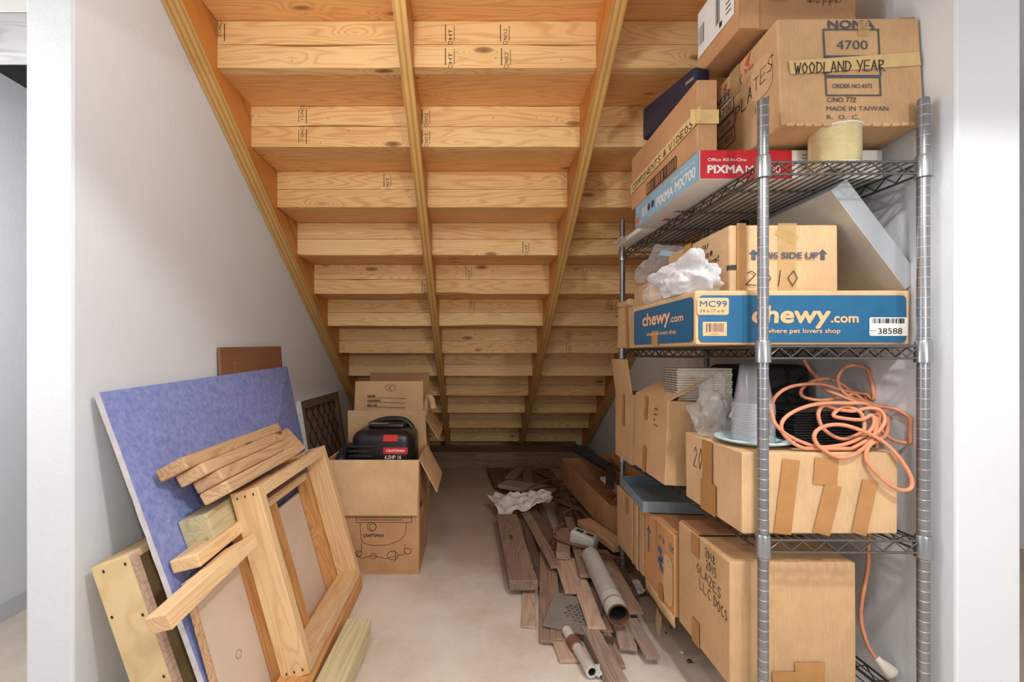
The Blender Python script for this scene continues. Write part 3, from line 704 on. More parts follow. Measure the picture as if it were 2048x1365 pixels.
# print sits on a sheet-thin skin of the raised flap
m_ = MB(); Tt = fr((-.2025, -.1945, .702), (1, 0, 0), (0, 0, 1))
for i, t in enumerate(('NAME', 'CONTENTS', 'REG. NO.')):
    wdt = (.045, .075, .06)[i]; m_.text(t, Tt, .08, .107-.027*i, .015, wdt, 0, .02); m_.line(Tt, [(.085+wdt, .107-.027*i), (.30, .102-.027*i)], .0022, 0)
m_.line(Tt, [(.215+.03*math.cos(a*.45), .165+.02*math.sin(a*.45)) for a in range(15)], .002, 0); m_.hand('K', Tt, .205, .152, .024, wd=.002, mi=0)
m_.build('printed_lines', ['black'], o)
c.tape('f', [(.0, .66), (.40, .66)], .07, 'tape_clear'); c.tape('f', [(.36, .697), (.375, .30)], .05, 'tape_clear')
c.rect('f', .29, .62, .34, .68, 'white', .003)
o, _ = c.flap('k', .24, 88, 'card_dark', 'back_flap'); c.flap('r', .16, -58, 'card', 'side_flap')
c.finish()
m_ = MB(); m_.tube(smooth([(-.30, 2.75, .60), (-.28, 2.72, .78), (-.25, 2.70, .80), (-.235, 2.70, .74)]), .02, 8); o = m_.build('rolled_paper', 'card_pale'); tag(o, 'curled paper roll poking out beside the moving carton flap', 'paper')

# ================================================================== DEBRIS PILE
old = ['old', 'old_pale', 'old_grey', 'old_dark']
def pl(lab, n, f, w_, t, mat, zn=.01, zf=.01, cat='board', nm='old_board', **k):
    a, b = G(n[0], n[1], zn), G(f[0], f[1], zf)
    return board(nm, lab, cat, a, b, w_, t, mat, group='scrap boards in the floor pile', chips=.004, **k)
pl('thick brown plank at the left side of the scrap pile', (1047, 1172), (1013, 1036), .125, .045, 'old', .052, .056, nm='thick_plank', bevel=.004)
pl('short pale strip poking out from under the thick brown plank', (1057, 1256), (1058, 1150), .055, .008, 'old_pale', .006, .006, nm='thin_board')
pl('flat lath just right of the thick plank, second strip from it', (1094, 1285), (1090, 1092), .055, .010, 'old', .016, .036, nm='thin_board')
pl('wider lath touching the perforated plate on its left', (1113, 1280), (1103, 1098), .044, .008, 'old', .022, .044, nm='thin_board')
pl('long lath running from the white sheet to the perforated plate', (1113, 1136), (1044, 1014), .055, .012, 'old', .066, .062, nm='thin_board')
pl('lath beside the long lath, ending near the notched block', (1113, 1100), (1060, 1014), .06, .012, 'old_dark', .050, .050, nm='thin_board')
pl('short dark lath standing in the gap right of the thick plank', (1072, 1135), (1052, 1042), .045, .014, 'old_dark', .03, .045, nm='thin_board')
pl('narrow dark slat lying deep between plank and laths', (1080, 1175), (1068, 1075), .035, .02, 'old_dark', .02, .02, nm='board_offcut')
pl('light tan board lying over the perforated plate from the block', (1150, 1188), (1122, 1112), .085, .010, 'old_pale', .060, .064, nm='pale_board')
pl('longest pale lath crossing the perforated plate', (1194, 1258), (1143, 1118), .065, .010, 'old_pale', .050, .068, nm='pale_board')
pl('pale lath half hidden between the crossing lath and the grey pipe', (1214, 1266), (1163, 1150), .05, .010, 'old_pale', .022, .035, nm='pale_board')
pl('brown slat with broken end pointing at the top of the grey pipe', (1171, 1153), (1137, 1036), .05, .016, 'old', .085, .080, nm='board_offcut')
pl('short notched block lying across the laths', (1126, 1113), (1127, 1062), .066, .034, 'old', .090, .09, nm='notched_block', bevel=.003)
pl('dark reddish board along the right side of the grey pipe', (1268, 1228), (1200, 1102), .075, .012, 'old', .055, .062, nm='thin_board')
pl('narrow board right of the reddish board, pointing at the shelf post', (1264, 1192), (1222, 1098), .055, .010, 'old_dark', .035, .045, nm='thin_board')
pl('grey board tip furthest right at the front of the pile', (1306, 1318), (1262, 1240), .05, .012, 'old_grey', .030, .040, nm='grey_board')
pl('short grey board end just under the pipe mouth', (1257, 1300), (1238, 1236), .06, .012, 'old_grey', .025, .035, nm='grey_board')
pl('thin stick with pale end between the two grey board ends', (1277, 1293), (1262, 1240), .016, .012, 'old_dark', .014, .02, nm='stick')
pl('long weathered grey beam reaching the bottom of the picture', (1240, 1378), (1178, 1262), .060, .040, 'old_grey', .026, .028, nm='weathered_beam', bevel=.004)
pl('thin board beside the right edge of the weathered beam', (1237, 1335), (1205, 1262), .05, .010, 'old', .012, .02, nm='thin_board')
pl('flat pale board end left of the iron pipe', (1138, 1324), (1117, 1270), .066, .012, 'old_pale', .008, .010, nm='pale_board')
pl('dark board under the perforated plate, front edge showing', (1228, 1287), (1145, 1262), .05, .014, 'old_dark', .016, .018, nm='dark_board')
for i, (n, f, w_, lab) in enumerate((((1000, 975), (983, 938), .09, 'leftmost dark slat at the far end of the pile'), ((1020, 972), (1000, 938), .08, 'second dark slat from the left at the far end of the pile'),
        ((1040, 968), (1020, 939), .07, 'third dark slat from the left at the far end of the pile'), ((1060, 978), (1051, 936), .08, 'upright looking grey slat in the middle of the far pile'),
        ((1082, 980), (1074, 940), .09, 'dark slat just right of the grey slat at the far end'), ((1104, 975), (1092, 940), .08, 'dark slat behind the white sheet near the open carton'))):
    pl(lab, n, f, w_, .02, 'old_dark' if i != 3 else 'old', .03, .03, nm='dark_board')
pl('long thin dark slat leaning towards the open carton at the far end', (1122, 965), (1070, 938), .05, .015, 'old_dark', .07, .09, nm='dark_board')
pl('broad grey board lying crosswise behind the white sheet', (1005, 968), (1110, 984), .16, .03, 'old_grey', .085, .085, nm='cross_board', bevel=.004)
pl('dark board lying crosswise below the broad grey board', (1060, 990), (1140, 985), .10, .02, 'old_dark', .05, .05, nm='cross_board')
pl('dark board slanting back over the slats at the far left', (1020, 957), (1042, 936), .08, .015, 'old', .06, .07, nm='cross_board')
pl('yellowish broken board lying between metal box and open carton', (1243, 1098), (1168, 1044), .085, .035, 'offcut', .10, .10, nm='broken_board', bevel=.003)
pl('dark wide board in the shadow below the open carton', (1190, 1090), (1130, 1010), .13, .015, 'old_dark', .025, .02, nm='dark_board')
pl('dark board end peeking out beside the shelf post foot', (1245, 1140), (1210, 1085), .09, .012, 'old_dark', .018, .02, nm='dark_board')
for lab, n, f, w_, zz in (('dark board beneath the white sheet, left edge showing', (1018, 1010), (1000, 960), .07, .02), ('dark slat showing between thick plank and long lath near the sheet', (1075, 1065), (1046, 1000), .04, .03),
        ('dark narrow slat left of the notched block', (1112, 1090), (1078, 1008), .04, .035), ('brown slat passing under the metal box', (1150, 1130), (1118, 1010), .05, .05), ('dark slat between metal box and reddish board', (1195, 1130), (1160, 1040), .05, .04),
        ('dark strip under the grey pipe, left side', (1186, 1170), (1150, 1060), .045, .045), ('dark short slat behind the thick plank top end', (1060, 1010), (1020, 945), .07, .05), ('low dark slat right of the grey pipe mouth', (1258, 1262), (1226, 1170), .03, .012),
        ('dark slat at the right edge of the far pile beside the open carton', (1118, 985), (1100, 945), .05, .06), ('dark crosswise stick in front of the open carton', (1110, 1000), (1160, 1020), .03, .09)):
    pl(lab, n, f, w_, .016, 'old_dark', zz, zz, nm='dark_board')
# perforated drain plate
a, b, d_ = G(1110, 1188, .045), G(1190, 1204, .045), G(1129, 1258, .034)
T = fr(a, b-a, d_-a); T = fr(a, b-a, d_-a)
lx, ly = .20, (d_-a).length
m_ = MB(); N = 26; hole = []
for i in range(-3, 4):
    for j in range(-3, 4):
        x, y = i*.0205+(.010 if j % 2 else 0), j*.018
        if x*x+y*y < .058**2: hole.append((.118+x, ly*.46+y))
m_.box((0, 0, -.003), (lx, ly, .003)); pl_o = m_.build('perforated_plate', ['iron'], None, T, .001); tag(pl_o, 'grey iron plate with a round field of holes, under the crossing lath', 'plate')
def punched(lx, ly, holes, r, t):
    m = MB(); bm = bmesh.new()
    nx, ny = 150, 150
    from math import floor
    g = {}
    for i in range(nx):
        for j in range(ny):
            cx, cy = lx*(i+.5)/nx, ly*(j+.5)/ny
            if any((cx-x)**2+(cy-y)**2 < r*r for x, y in holes): continue
            ids = []
            for di, dj in ((0, 0), (1, 0), (1, 1), (0, 1)):
                kk = (i+di, j+dj)
                if kk not in g: g[kk] = bm.verts.new((lx*kk[0]/nx, ly*kk[1]/ny, 0))
                ids.append(g[kk])
            bm.faces.new(ids)
    for v in bm.verts:                                   # round the hole outlines
        if v.is_boundary:
            for x, y in holes:
                d = math.hypot(v.co.x-x, v.co.y-y)
                if 0 < d < r*1.5: v.co.x = x+(v.co.x-x)*r/d; v.co.y = y+(v.co.y-y)*r/d
    ex = bmesh.ops.extrude_face_region(bm, geom=bm.faces[:])
    for v in [e for e in ex['geom'] if isinstance(e, bmesh.types.BMVert)]: v.co.z -= t
    bmesh.ops.recalc_face_normals(bm, faces=bm.faces[:]); bm.verts.index_update()
    m.add([v.co.copy() for v in bm.verts], [tuple(v.index for v in f.verts) for f in bm.faces]); bm.free(); return m
tmp = punched(lx, ly, hole, .0076, .006).build('tmp_plate', ['iron']); pl_o.data = tmp.data; bpy.data.objects.remove(tmp)
for md in list(pl_o.modifiers): pl_o.modifiers.remove(md)
# galvanized pipe
a, b = G(1238, 1232, .105), G(1181, 1112, .115); ax = (b-a).normalized()
T = fr(a, ax.orthogonal(), Vector((0, 0, 1))); T = fr(a, Vector((0, 0, 1)).cross(ax), Vector((0, 0, 1))-ax*ax.z)
# local z must run along the pipe
xq = Vector((0, 0, 1)).cross(ax).normalized(); T = fr(a, xq, ax.cross(xq)); Lp = (b-a).length; R = .040
pipe = thing('galvanized_pipe', 'mottled galvanized pipe lying on top of the scrap boards', 'pipe', T)
m_ = MB(); m_.lathe([(R*.92, 0.09), (R*.94, -.0), (R, -.001), (R, .055), (R*1.04, .06), (R, .066), (R, .10), (R*1.03, .104), (R, .108), (R, Lp), (R*.9, Lp+.002), (0, Lp+.002)], 28); m_.build('pipe_body', 'galv_dull', pipe)
m_ = MB(); m_.lathe([(R*.915, .03), (R*.915, -.0005), (R*1.004, -.0015), (R*1.004, .006)], 28); m_.lathe([(R*1.03, .058), (R*1.045, .06), (R*1.03, .063)], 28); m_.build('rusty_lining', 'rust', pipe)
m_ = MB(); m_.lathe([(R*.91, .03), (R*.91, Lp*.6), (0, Lp*.6)], 28); m_.build('dark_bore', 'dgrey', pipe)
a, b = G(1184, 1345, .028), G(1133, 1262, .03); ax = (b-a).normalized(); xq = Vector((0, 0, 1)).cross(ax).normalized(); T = fr(a, xq, ax.cross(xq)); Lp = (b-a).length; R = .0185
pp = thing('iron_pipe', 'thin rusty iron pipe with coupling, open end towards the viewer', 'pipe', T)
m_ = MB(); m_.lathe([(R*.7, .12), (R*.7, 0), (R*1.12, 0), (R*1.12, .03), (R, .034), (R, Lp)], 20); m_.build('pipe_body', 'sheet', pp)
m_ = MB(); m_.lathe([(R, .12), (R*1.25, .122), (R*1.25, .15), (R*1.3, .152), (R*1.3, .162), (R, .165)], 20); m_.build('coupling', 'rust', pp)
m_ = MB(); m_.lathe([(R*.69, .12), (R*.69, .001), (0, .12)], 20); m_.build('dark_bore', 'bmatte', pp)
# rods and wires
def rod(lab, pts, r, mat, nm='iron_rod', cat='rod'):
    m = MB(); m.tube(smooth([G(*p) for p in pts], 6), r, 7); return tag(m.build(nm, mat), lab, cat)
rod('bent rusty rod hooking up at its left end, running to the shelf post', [(1128, 1048, .14), (1112, 1060, .16), (1108, 1072, .13), (1130, 1085, .12), (1170, 1095, .115), (1220, 1112, .10), (1275, 1128, .05)], .008, 'rust')
rod('dark curved wire arching over the far slats', [(1048, 985, .09), (1075, 968, .12), (1100, 960, .14), (1125, 962, .12)], .006, 'rust', 'curved_wire', 'wire')
rod('second dark wire crossing just below the arching wire', [(1040, 990, .09), (1085, 976, .12), (1128, 974, .11)], .006, 'dgrey', 'curved_wire', 'wire')
rod('thin brown rod leaning below the open carton', [(1160, 1040, .03), (1142, 1010, .10), (1136, 998, .12)], .007, 'rust')
rod('short cross rod beside the leaning brown rod', [(1128, 1026, .1), (1146, 1017, .09)], .006, 'iron')
rod('hose ring curling on the floor behind the shelf post', [(1235, 1112, .02), (1262, 1120, .02), (1284, 1124, .02), (1300, 1120, .02)], .009, 'iron', 'hose_piece', 'hose')
# metal box
ctr = G(1168, 1080, .125); T = Matrix.Translation(ctr) @ Matrix.Rotation(math.radians(-38), 4, 'Z') @ Matrix.Rotation(math.radians(8), 4, 'Y')
mbx = thing('metal_outlet_box', 'dented grey metal box with two slots lying among the boards', 'box', T)
m_ = MB(); m_.rbox((-.065, -.036, -.036), (.065, .036, .036), .012, 3, jit=.003); m_.build('shell', 'galv_dull', mbx)
m_ = MB(); m_.box((-.045, -.012, .0362), (-.008, .010, .0372)); m_.box((.008, -.012, .0362), (.045, .010, .0372)); m_.build('slot', 'bmatte', mbx)
# dark clutter lump: crumpled dark cloth below the carton
def crumple(nm, lab, cat, pts_fn, nu, nv, mat, th=.0015):
    m = MB(); vs = [pts_fn(i/nu, j/nv) for j in range(nv+1) for i in range(nu+1)]
    W = nu+1; m.add(vs, [(j*W+i, j*W+i+1, j*W+W+i+1, j*W+W+i) for j in range(nv) for i in range(nu)], 0, True)
    o = m.build(nm, mat); s_ = o.modifiers.new('solid', 'SOLIDIFY'); s_.thickness = th; return tag(o, lab, cat)
pA, pB, pC, pD = G(972, 990, .11), G(1100, 985, .14), G(1106, 1000, .14), G(1005, 1036, .05)
def sheet(u, v):
    p = pA*(1-u)*(1-v)+pB*u*(1-v)+pC*u*v+pD*(1-u)*v
    p = p+Vector((0, 0, .035*noise.noise(Vector((u*5, v*4, 1)))+.02*abs(noise.noise(Vector((u*11, v*9, 4))))))+noise.noise_vector(Vector((u*6, v*6, 9)))*.025
    return p
crumple('plastic_sheet', 'crumpled dirty white plastic sheet lying on the scrap pile', 'sheet', sheet, 40, 26, 'sheet')
pA, pB, pC, pD = G(1120, 995, .04), G(1155, 1000, .06), G(1150, 1035, .03), G(1112, 1030, .03)
def rag(u, v):
    p = pA*(1-u)*(1-v)+pB*u*(1-v)+pC*u*v+pD*(1-u)*v
    return p+Vector((0, 0, .07*(1-abs(2*u-1))*(1-abs(2*v-1))+.03*abs(noise.noise(Vector((u*7, v*7, 2))))))
crumple('dark_rag', 'dark crumpled rag in the shadow left of the open carton', 'rag', rag, 20, 20, 'old_dark')
# long open carton with scraps
c = Carton('long_open_carton', 'long flat open carton tilted on the pile against the right wall', 'carton', .715, 1.045, 2.42, 3.52, .075, .25, 'card_red', rot=math.radians(2.4), open_top=True)
o, _ = c.flap('f', .15, 40, 'card_dark', 'end_flap'); c.flap('r', .05, 70, 'card', 'side_flap')
c.finish()
def tubeobj(nm, lab, cat, a, b, r, mat, hollow=True):
    m = MB(); a, b = Vector(a), Vector(b)
    ax = (b-a).normalized(); xq = ax.orthogonal().normalized(); T = fr(a, xq, ax.cross(xq)); ln = (b-a).length
    m.lathe([(r*.88, ln), (r*.88, 0), (r, 0), (r, ln), (r*.88, ln)], 20); return tag(m.build(nm, mat, None, T), lab, cat)
tubeobj('grey_tube', 'dark grey tube lying furthest back in the long open carton', 'tube', (.93, 3.05, .29), (.80, 3.5, .33), .034, 'dgrey')
tubeobj('cardboard_tube', 'tan cardboard tube lying along the wall side of the long open carton', 'tube', (1.0, 2.5, .305), (1.02, 3.25, .31), .035, 'tape')
board('white_batten', 'white flat strip in the front of the long open carton', 'strip', (.93, 2.47, .20), (.86, 2.95, .25), .05, .02, 'white')
board('dark_batten', 'dark strip crossing inside the long open carton', 'strip', (.80, 2.62, .285), (.95, 3.1, .305), .05, .02, 'dgrey')
board('cardboard_piece', 'folded cardboard strip standing behind the white strip', 'strip', (.955, 2.60, .26), (.93, 3.0, .28), .012, .05, 'card_in')
# bits on the floor
m_ = MB(); a = G(1268, 1170, .03)
def scrap(u, v):
    p = a+Vector(((u-.5)*.07, (v-.5)*.12, 0)); return p+Vector((0, 0, .03*noise.noise(Vector((u*4, v*5, 3)))-.01+.02*abs(u-.5)))
crumple('paper_scrap', 'torn white paper scrap at the foot of the rear shelf post', 'paper', scrap, 10, 12, 'white')
a = G(1188, 1340, .02)
def scrap2(u, v):
    p = a+Vector(((u-.5)*.045+.025, (v-.5)*.05, 0)); return p+Vector((0, 0, .025*noise.noise(Vector((u*4, v*5, 7)))))
crumple('paper_scrap', 'small crumpled white scrap beside the open end of the iron pipe', 'paper', scrap2, 8, 8, 'white')
m_ = MB(); a = G(1308, 1241, .006); m_.tube([a-Vector((.02, 0, 0)), a+Vector((.012, .003, 0))], .003, 8); m_.tube([a+Vector((.012, .003, 0)), a+Vector((.016, .0034, 0))], .006, 6); tag(m_.build('bolt', 'galv'), 'small steel bolt lying on the floor right of the boards', 'bolt')
rn = random.Random(11)
for px, py, r, mt, lab in ((1379, 1326, .008, 'dgrey', 'largest dark pebble on the floor left of the big lower carton'), (1364, 1308, .006, 'white', 'pale pebble on the floor near the largest dark pebble'), (1332, 1268, .004, 'dgrey', 'small dark pebble right of the grey board tip'), (1342, 1257, .004, 'dgrey', 'small dark crumb close to the hanging carton flap'), (1009, 976, .0, 'dgrey', '')):
    if r == 0: continue
    m_ = MB(); m_.rbox((-r, -r*.8, 0), (r, r*.8, r*1.2), r*.5, 2, jit=r*.2); tag(m_.build('pebble', mt, None, Matrix.Translation(G(px, py, 0))), lab, 'pebble')

# ================================================================== SHELVING UNIT
A, Cc, B = Vector((.736, 1.14, 0)), Vector((1.137, 1.135, 0)), Vector((.718, 2.155, 0)); D = B+Cc-A
unit = thing('wire_shelving_unit', 'grey wire shelving unit with four shelves against the right wall', 'shelving unit', (.93, 1.65, 0)); UI = Matrix.Translation((-.93, -1.65, 0))
pr = [(0, 0), (.0127, 0), (.0127, 1.703), (.0117, 1.708), (.009, 1.708), (.009, 1.66), (0, 1.66)]
for q in (A, Cc, B, D):
    m_ = MB(); m_.lathe(pr, 24); m_.build('post', 'post', unit, UI @ Matrix.Translation(q))
LV = (1.5365, 1.070, .579, .155)
def LP(u, v, z): return A+(Cc-A)*u+(B-A)*v+Vector((0, 0, z))
for z in LV:
    m_ = MB(); e = .0127/.4; f = .0127/1.015
    for (p, q, k) in (((e, 0), (1-e, 0), 13), ((e, 1), (1-e, 1), 13), ((0, f), (0, 1-f), 33), ((1, f), (1, 1-f), 33)):
        a, b = LP(*p, z), LP(*q, z); up = Vector((0, 0, .0135)); dn = Vector((0, 0, -.0165))
        m_.tube([a+up, b+up], .0032, 6); m_.tube([a+dn, b+dn], .0032, 6)
        zig = []
        for i in range(k+1): zig.append(a+(b-a)*(i/k)+(up*.8 if i % 2 else dn*.8))
        m_.tube(zig, .0022, 5)
    for i in range(1, 17):
        m_.tube([LP(i/17, .0, z+.0165), LP(i/17, 1, z+.0165)], .0018, 5)
    for v in (.2, .4, .6, .8): m_.tube([LP(0, v, z+.0115), LP(1, v, z+.0115)], .0028, 5)
    sh = m_.build('shelf', 'wire', unit, UI)
    for q in (A, Cc, B, D):
        m_ = MB(); m_.lathe([(.0129, -.027), (.0185, -.027), (.0172, .024), (.0150, .029), (.0129, .029)], 20)
        m_.build('collar', 'chrome', sh, Matrix.Translation(q+Vector((0, 0, z))))
ST = [zz+.0186 for zz in LV]             # top of the deck wires
# ---------------- top shelf
c = Carton('printer_carton', 'flat red and light blue printer carton lying on the top wire shelf', 'carton', .637, 1.150, 1.262, 1.758, ST[0], 1.637, 'white', r=.002, jit=0)
c.rect('f', 0.001, .001, .258, c.h-.001, 'red', .0010); c.rect('l', .001, .001, c.d-.001, c.h-.001, 'lblue', .0010)
c.text('Office All-In-One', 'f', .022, .050, .009, .108, 'white', off=.0016, bold=.015); c.text('PIXMA', 'f', .022, .017, .022, .100, 'white', off=.0016, bold=.04); c.text('MX700', 'f', .128, .017, .022, .098, 'white', off=.0016)
c.text('PIXMA MX700', 'l', .205, .016, .032, .27, 'white', off=.0016, bold=.03); c.text('Office All-In-One', 'l', .32, .056, .012, .15, 'white', off=.0016)
for i, x in enumerate((.135, .17)):
    c.mb.add([(x+.013*math.cos(k*.524), .04+.013*math.sin(k*.524), .0004*i) for k in range(12)], [tuple(range(12))], c.mi('dgrey'), False, c.T('l', .0016))
for i, x in enumerate((.07, .085, .10, .115)): c.rect('l', x, .02, x+.007, .055, 'white', .0016)
c.rect('l', .012, .012, .04, .034, 'orange', .0016)
c.text('PIXMA', 'b', .06, .1, .03, .1, 'red', bold=.02); c.text('PIXMA', 'b', .06, .2, .02, .07, 'black', bold=.02)
for i in range(5): c.rect('f', .285, .03+.009*i, .31, .032+.009*i, 'ink', .0012)
c.finish()
c = Carton('taped_carton', 'tan carton with taped name strip standing on the printer carton', 'carton', .636, .694, 1.275, 1.80, 1.638, 1.842, 'card_red')
c.tape('l', [(0, .083), (.55, .098)], .040, 'masking'); c.tape('f', [(-.02, .098), (.06, .098)], .04, 'masking')
c.hand('COMPONENTS & VIDEOS', 'l', .02, .073, .020, off=.0034, adv=1.35, wd=.003, rise=.018)
c.rect('l', .155, .004, .40, .046, 'black', .0012, r=.008); c.rect('l', .159, .008, .396, .042, 'card_dark', .0015, r=.006); c.bars('l', .165, .008, .39, .042, 'black', 30, .0018)
c.finish()
navy = Matrix.Translation((.655, 1.52, 1.8435)) @ Matrix.Rotation(math.radians(16), 4, 'Z')
nb = thing('navy_binder', 'dark navy case standing on the taped carton behind the labelled carton', 'case', navy)
m_ = MB(); m_.rbox((-.0, -.13, 0), (.06, .13, .118), .012, 3); m_.build('shell', 'navy', nb)
m_ = MB(); m_.box((-.002, -.125, .075), (.0, -.09, .085)); m_.build('clasp', 'chrome', nb)
sp = thing('ribbon_spool', 'gold ribbon spool standing at the front of the top shelf', 'spool', (.968, 1.204, ST[0]))
m_ = MB(); prf = [(.022, .004), (.056, .004)]
for i in range(22): prf += [(.0575, .006+i*.0044), (.0558, .008+i*.0044)]
prf += [(.056, .1015), (.022, .1015)]; m_.lathe(prf, 40); m_.build('ribbon', 'gold', sp)
m_ = MB(); m_.lathe([(.018, 0), (.0595, 0), (.0595, .004), (.018, .004), (.018, 0)], 40); m_.lathe([(.018, .1015), (.0595, .1015), (.0595, .105), (.018, .105), (.018, .1015)], 40); m_.lathe([(.022, 0), (.022, .105)], 24); m_.build('flange', 'white', sp)
NZ = 1.661
nx0, nx1, ny0, ny1 = .797, 1.165, 1.16, 1.466
TT = Matrix.Translation((0, .153, 0)) @ Matrix.Rotation(math.radians(-3.2), 4, 'X') @ Matrix.Translation((0, -.153, 0))
c = Carton('stamped_carton', 'large worn carton stamped 4700 balanced over the ribbon spool', 'carton', nx0, nx1, ny0, ny1, NZ-.0215, NZ+.2665, 'card', tilt=TT, jit=.004, r=.005)
k = 1.16/F; U = lambda px: (px-1563)*k; Vv = lambda py: (244-py)*k
c.text('NOMA', 'f', U(1665), Vv(43), .022, 93*k, 'ink', bold=.03, shear=.0); c.frame('f', U(1655), Vv(102), U(1766), Vv(46), .004); c.text('4700', 'f', U(1680), Vv(88), .026, 63*k, 'ink')
c.frame('f', U(1655), Vv(143), U(1766), Vv(104), .004); c.frame('f', U(1655), Vv(184), U(1764), Vv(146), .004); c.text('ORDER NO.4372', 'f', U(1668), Vv(169), .012, 80*k, 'ink', bold=.01)
c.text('C/NO.', 'f', U(1656), Vv(198), .013, 35*k, 'ink', bold=.01); c.hand('772', 'f', U(1693), Vv(198), .012, wd=.0018); c.text('MADE IN TAIWAN', 'f', U(1654), Vv(216), .013, 124*k, 'ink'); c.text('R.  O.  C.', 'f', U(1654), Vv(233), .011, 64*k, 'ink')
c.tape('f', [(U(1582), Vv(127)), (U(1846), Vv(108))], .036, 'masking', 'masking_tape'); c.hand('WOODLAND YEAR', 'f', U(1592), Vv(140), .028, off=.0040, adv=.67, wd=.0026, slant=.05, rise=.04)
c.tape('f', [(U(1735), Vv(30)), (U(1735), Vv(60))], .03, 'tape_clear')
c.frame('l', .012, .165, .105, .215, .003); c.text('NOMA', 'l', .012, .222, .022, .088, 'ink', bold=.03, shear=.3); c.text('4700', 'l', .022, .178, .026, .07, 'ink'); c.frame('l', .012, .118, .105, .160, .003); c.text('CL-6R', 'l', .03, .132, .018, .055, 'ink'); c.frame('l', .012, .07, .105, .113, .003); c.text('12 SETS', 'l', .02, .082, .020, .075, 'ink')
c.frame('l', .012, .165, .105, .215, .002); c.hand('PLATES', 'l', .112, .125, .038, wd=.0026, adv=.78, rise=.28); c.hand('X', 'l', .13, .215, .03, wd=.002); c.hand('15 3 4', 'l', .20, .09, .016, wd=.0016, mat='ink')
c.mb.add([(.05, .262, .0), (.075, .268, 0), (.066, .255, 0), (.072, .248, 0), (.058, .254, 0)], [(0, 1, 2, 3, 4)], c.mi('red_ink'), False, c.T('l', .0014)); c.hand('Tree', 'l', .05, .238, .014, mat='red_ink', wd=.002)
c.mb.add([(.165, .262, .0), (.195, .282, 0), (.182, .255, 0), (.188, .245, 0), (.175, .25, 0)], [(0, 1, 2, 3, 4)], c.mi('red_ink'), False, c.T('l', .0014)); c.hand('Tree', 'l', .16, .232, .014, mat='red_ink', wd=.002)
c.tape('l', [(.118, .285), (.118, .20)], .05, 'tape_clear'); c.rect('l', .19, .12, .28, .23, 'card_pale', .0011, r=.03)
m_ = MB(); m_.rbox((.15, -.14, .287), (.19, -.10, .305), .006, 2, jit=.008, cuts=1); o = c.part('torn_corner', m_, 'card_dark', 'torn top corner')
m_ = MB()
rn = random.Random(5)
for i in range(15):
    x = -.17+i*.0245; m_.rbox((x, -.1545, -.003), (x+.022, -.146, .006), .002, 1, jit=.004, cuts=1)
o = c.part('frayed_edge', m_, 'card_pale', 'frayed bottom edge')
c.finish()
c = Carton('shipping_carton', 'closed carton with a white shipping label, topmost on the shelving unit', 'carton', .728, 1.056, 1.238, 1.460, 1.957, 2.16, 'card_red', rot=math.radians(1))
m_ = MB(); m_.rect(c.T('l', .0016), .012, .055, .205, .20, 0); T = c.T('l', .0020); m_.bars(T, .112, .085, .134, .165, 12, 1, 3); m_.bars(T, .016, .09, .05, .15, 10, 1, 4); m_.rect(T, .132, .066, .146, .082, 1)
for i in range(7): m_.rect(T, .165, .08+i*.014, .19, .084+i*.014, 1)
c.part('shipping_label', m_, ['white', 'black'], 'white shipping label')
c.hand('and pipes', 'f', .19, .075, .020, wd=.0016, adv=.62); c.tape('f', [(.028, .0), (.028, .2)], .055, 'card_red'); c.rect('f', .085, .078, .135, .10, 'card_dark', .0014)
c.finish()
def wad(nm, lab, cat, loc, size, mat, seed, jit=.35, sub=5, rot=0.0):
    bm = bmesh.new(); bmesh.ops.create_icosphere(bm, subdivisions=sub, radius=1)
    for v in bm.verts:
        n_ = noise.noise(v.co*1.6+Vector((seed, 0, 0)))*jit+(.3-abs(noise.noise(v.co*2.0+Vector((0, seed, 0)))))*jit*.9+(.2-abs(noise.noise(v.co*4.6+Vector((0, 0, seed)))))*jit*.28
        v.co = v.co*(1+n_)
        if v.co.z < -.7: v.co.z = -.7
        v.co = Vector((v.co.x*size[0], v.co.y*size[1], (v.co.z+.7)*size[2]/1.7))
    bm.verts.index_update(); m = MB(); m.add([v.co.copy() for v in bm.verts], [tuple(v.index for v in f.verts) for f in bm.faces], 0, True); bm.free()
    o = m.build(nm, mat, None, Matrix.Translation(loc) @ Matrix.Rotation(rot, 4, 'Z'))
    return tag(o, lab, cat) if lab else o
# white papers at the rear of the top shelf
T = Matrix.Translation((.80, 1.96, ST[0])) 
pw = thing('paper_pad', 'white paper packet lying at the rear end of the top shelf', 'paper', T)
m_ = MB(); m_.rbox((-.13, -.17, .001), (.12, .12, .022), .004, 2, jit=.004, cuts=2); m_.build('sheets', 'white', pw)
m_ = MB(); m_.rbox((-.16, -.02, .002), (-.131, .10, .02), .006, 2, jit=.008, cuts=2); m_.build('plastic_wrap', 'bag', pw)
# ---------------- second shelf
c = Carton('pet_food_carton', 'long blue-printed pet supply carton overhanging the second shelf', 'carton', .594, 1.181-.014, 1.2, 1.662, ST[1], ST[1]+.146, 'card_pale', r=.006, jit=.003)
k = 1.2/F; U = lambda px: (px-1390)*k; Vv = lambda py: (695-py)*k
c.rect('f', .008, .007, c.w-.012, c.h-.014, 'chewy', .0022, r=.012); c.rect('f', .004, Vv(635), U(1456), Vv(601), 'peach', .0028, r=.006); c.text('MC99', 'f', U(1398), Vv(619), .017, 54*k, 'chewy', off=.0034, bold=.01); c.text('24 x 17 x 6', 'f', U(1398), Vv(630), .009, 48*k, 'ink', off=.0034)
c.rect('f', U(1404), Vv(677), U(1452), Vv(649), 'peach', .0028); c.bars('f', U(1410), Vv(669), U(1446), Vv(652), 'ink', 24, .0034, 6); c.text('MC99', 'f', U(1420), Vv(675), .004, .02, 'ink', off=.0034)
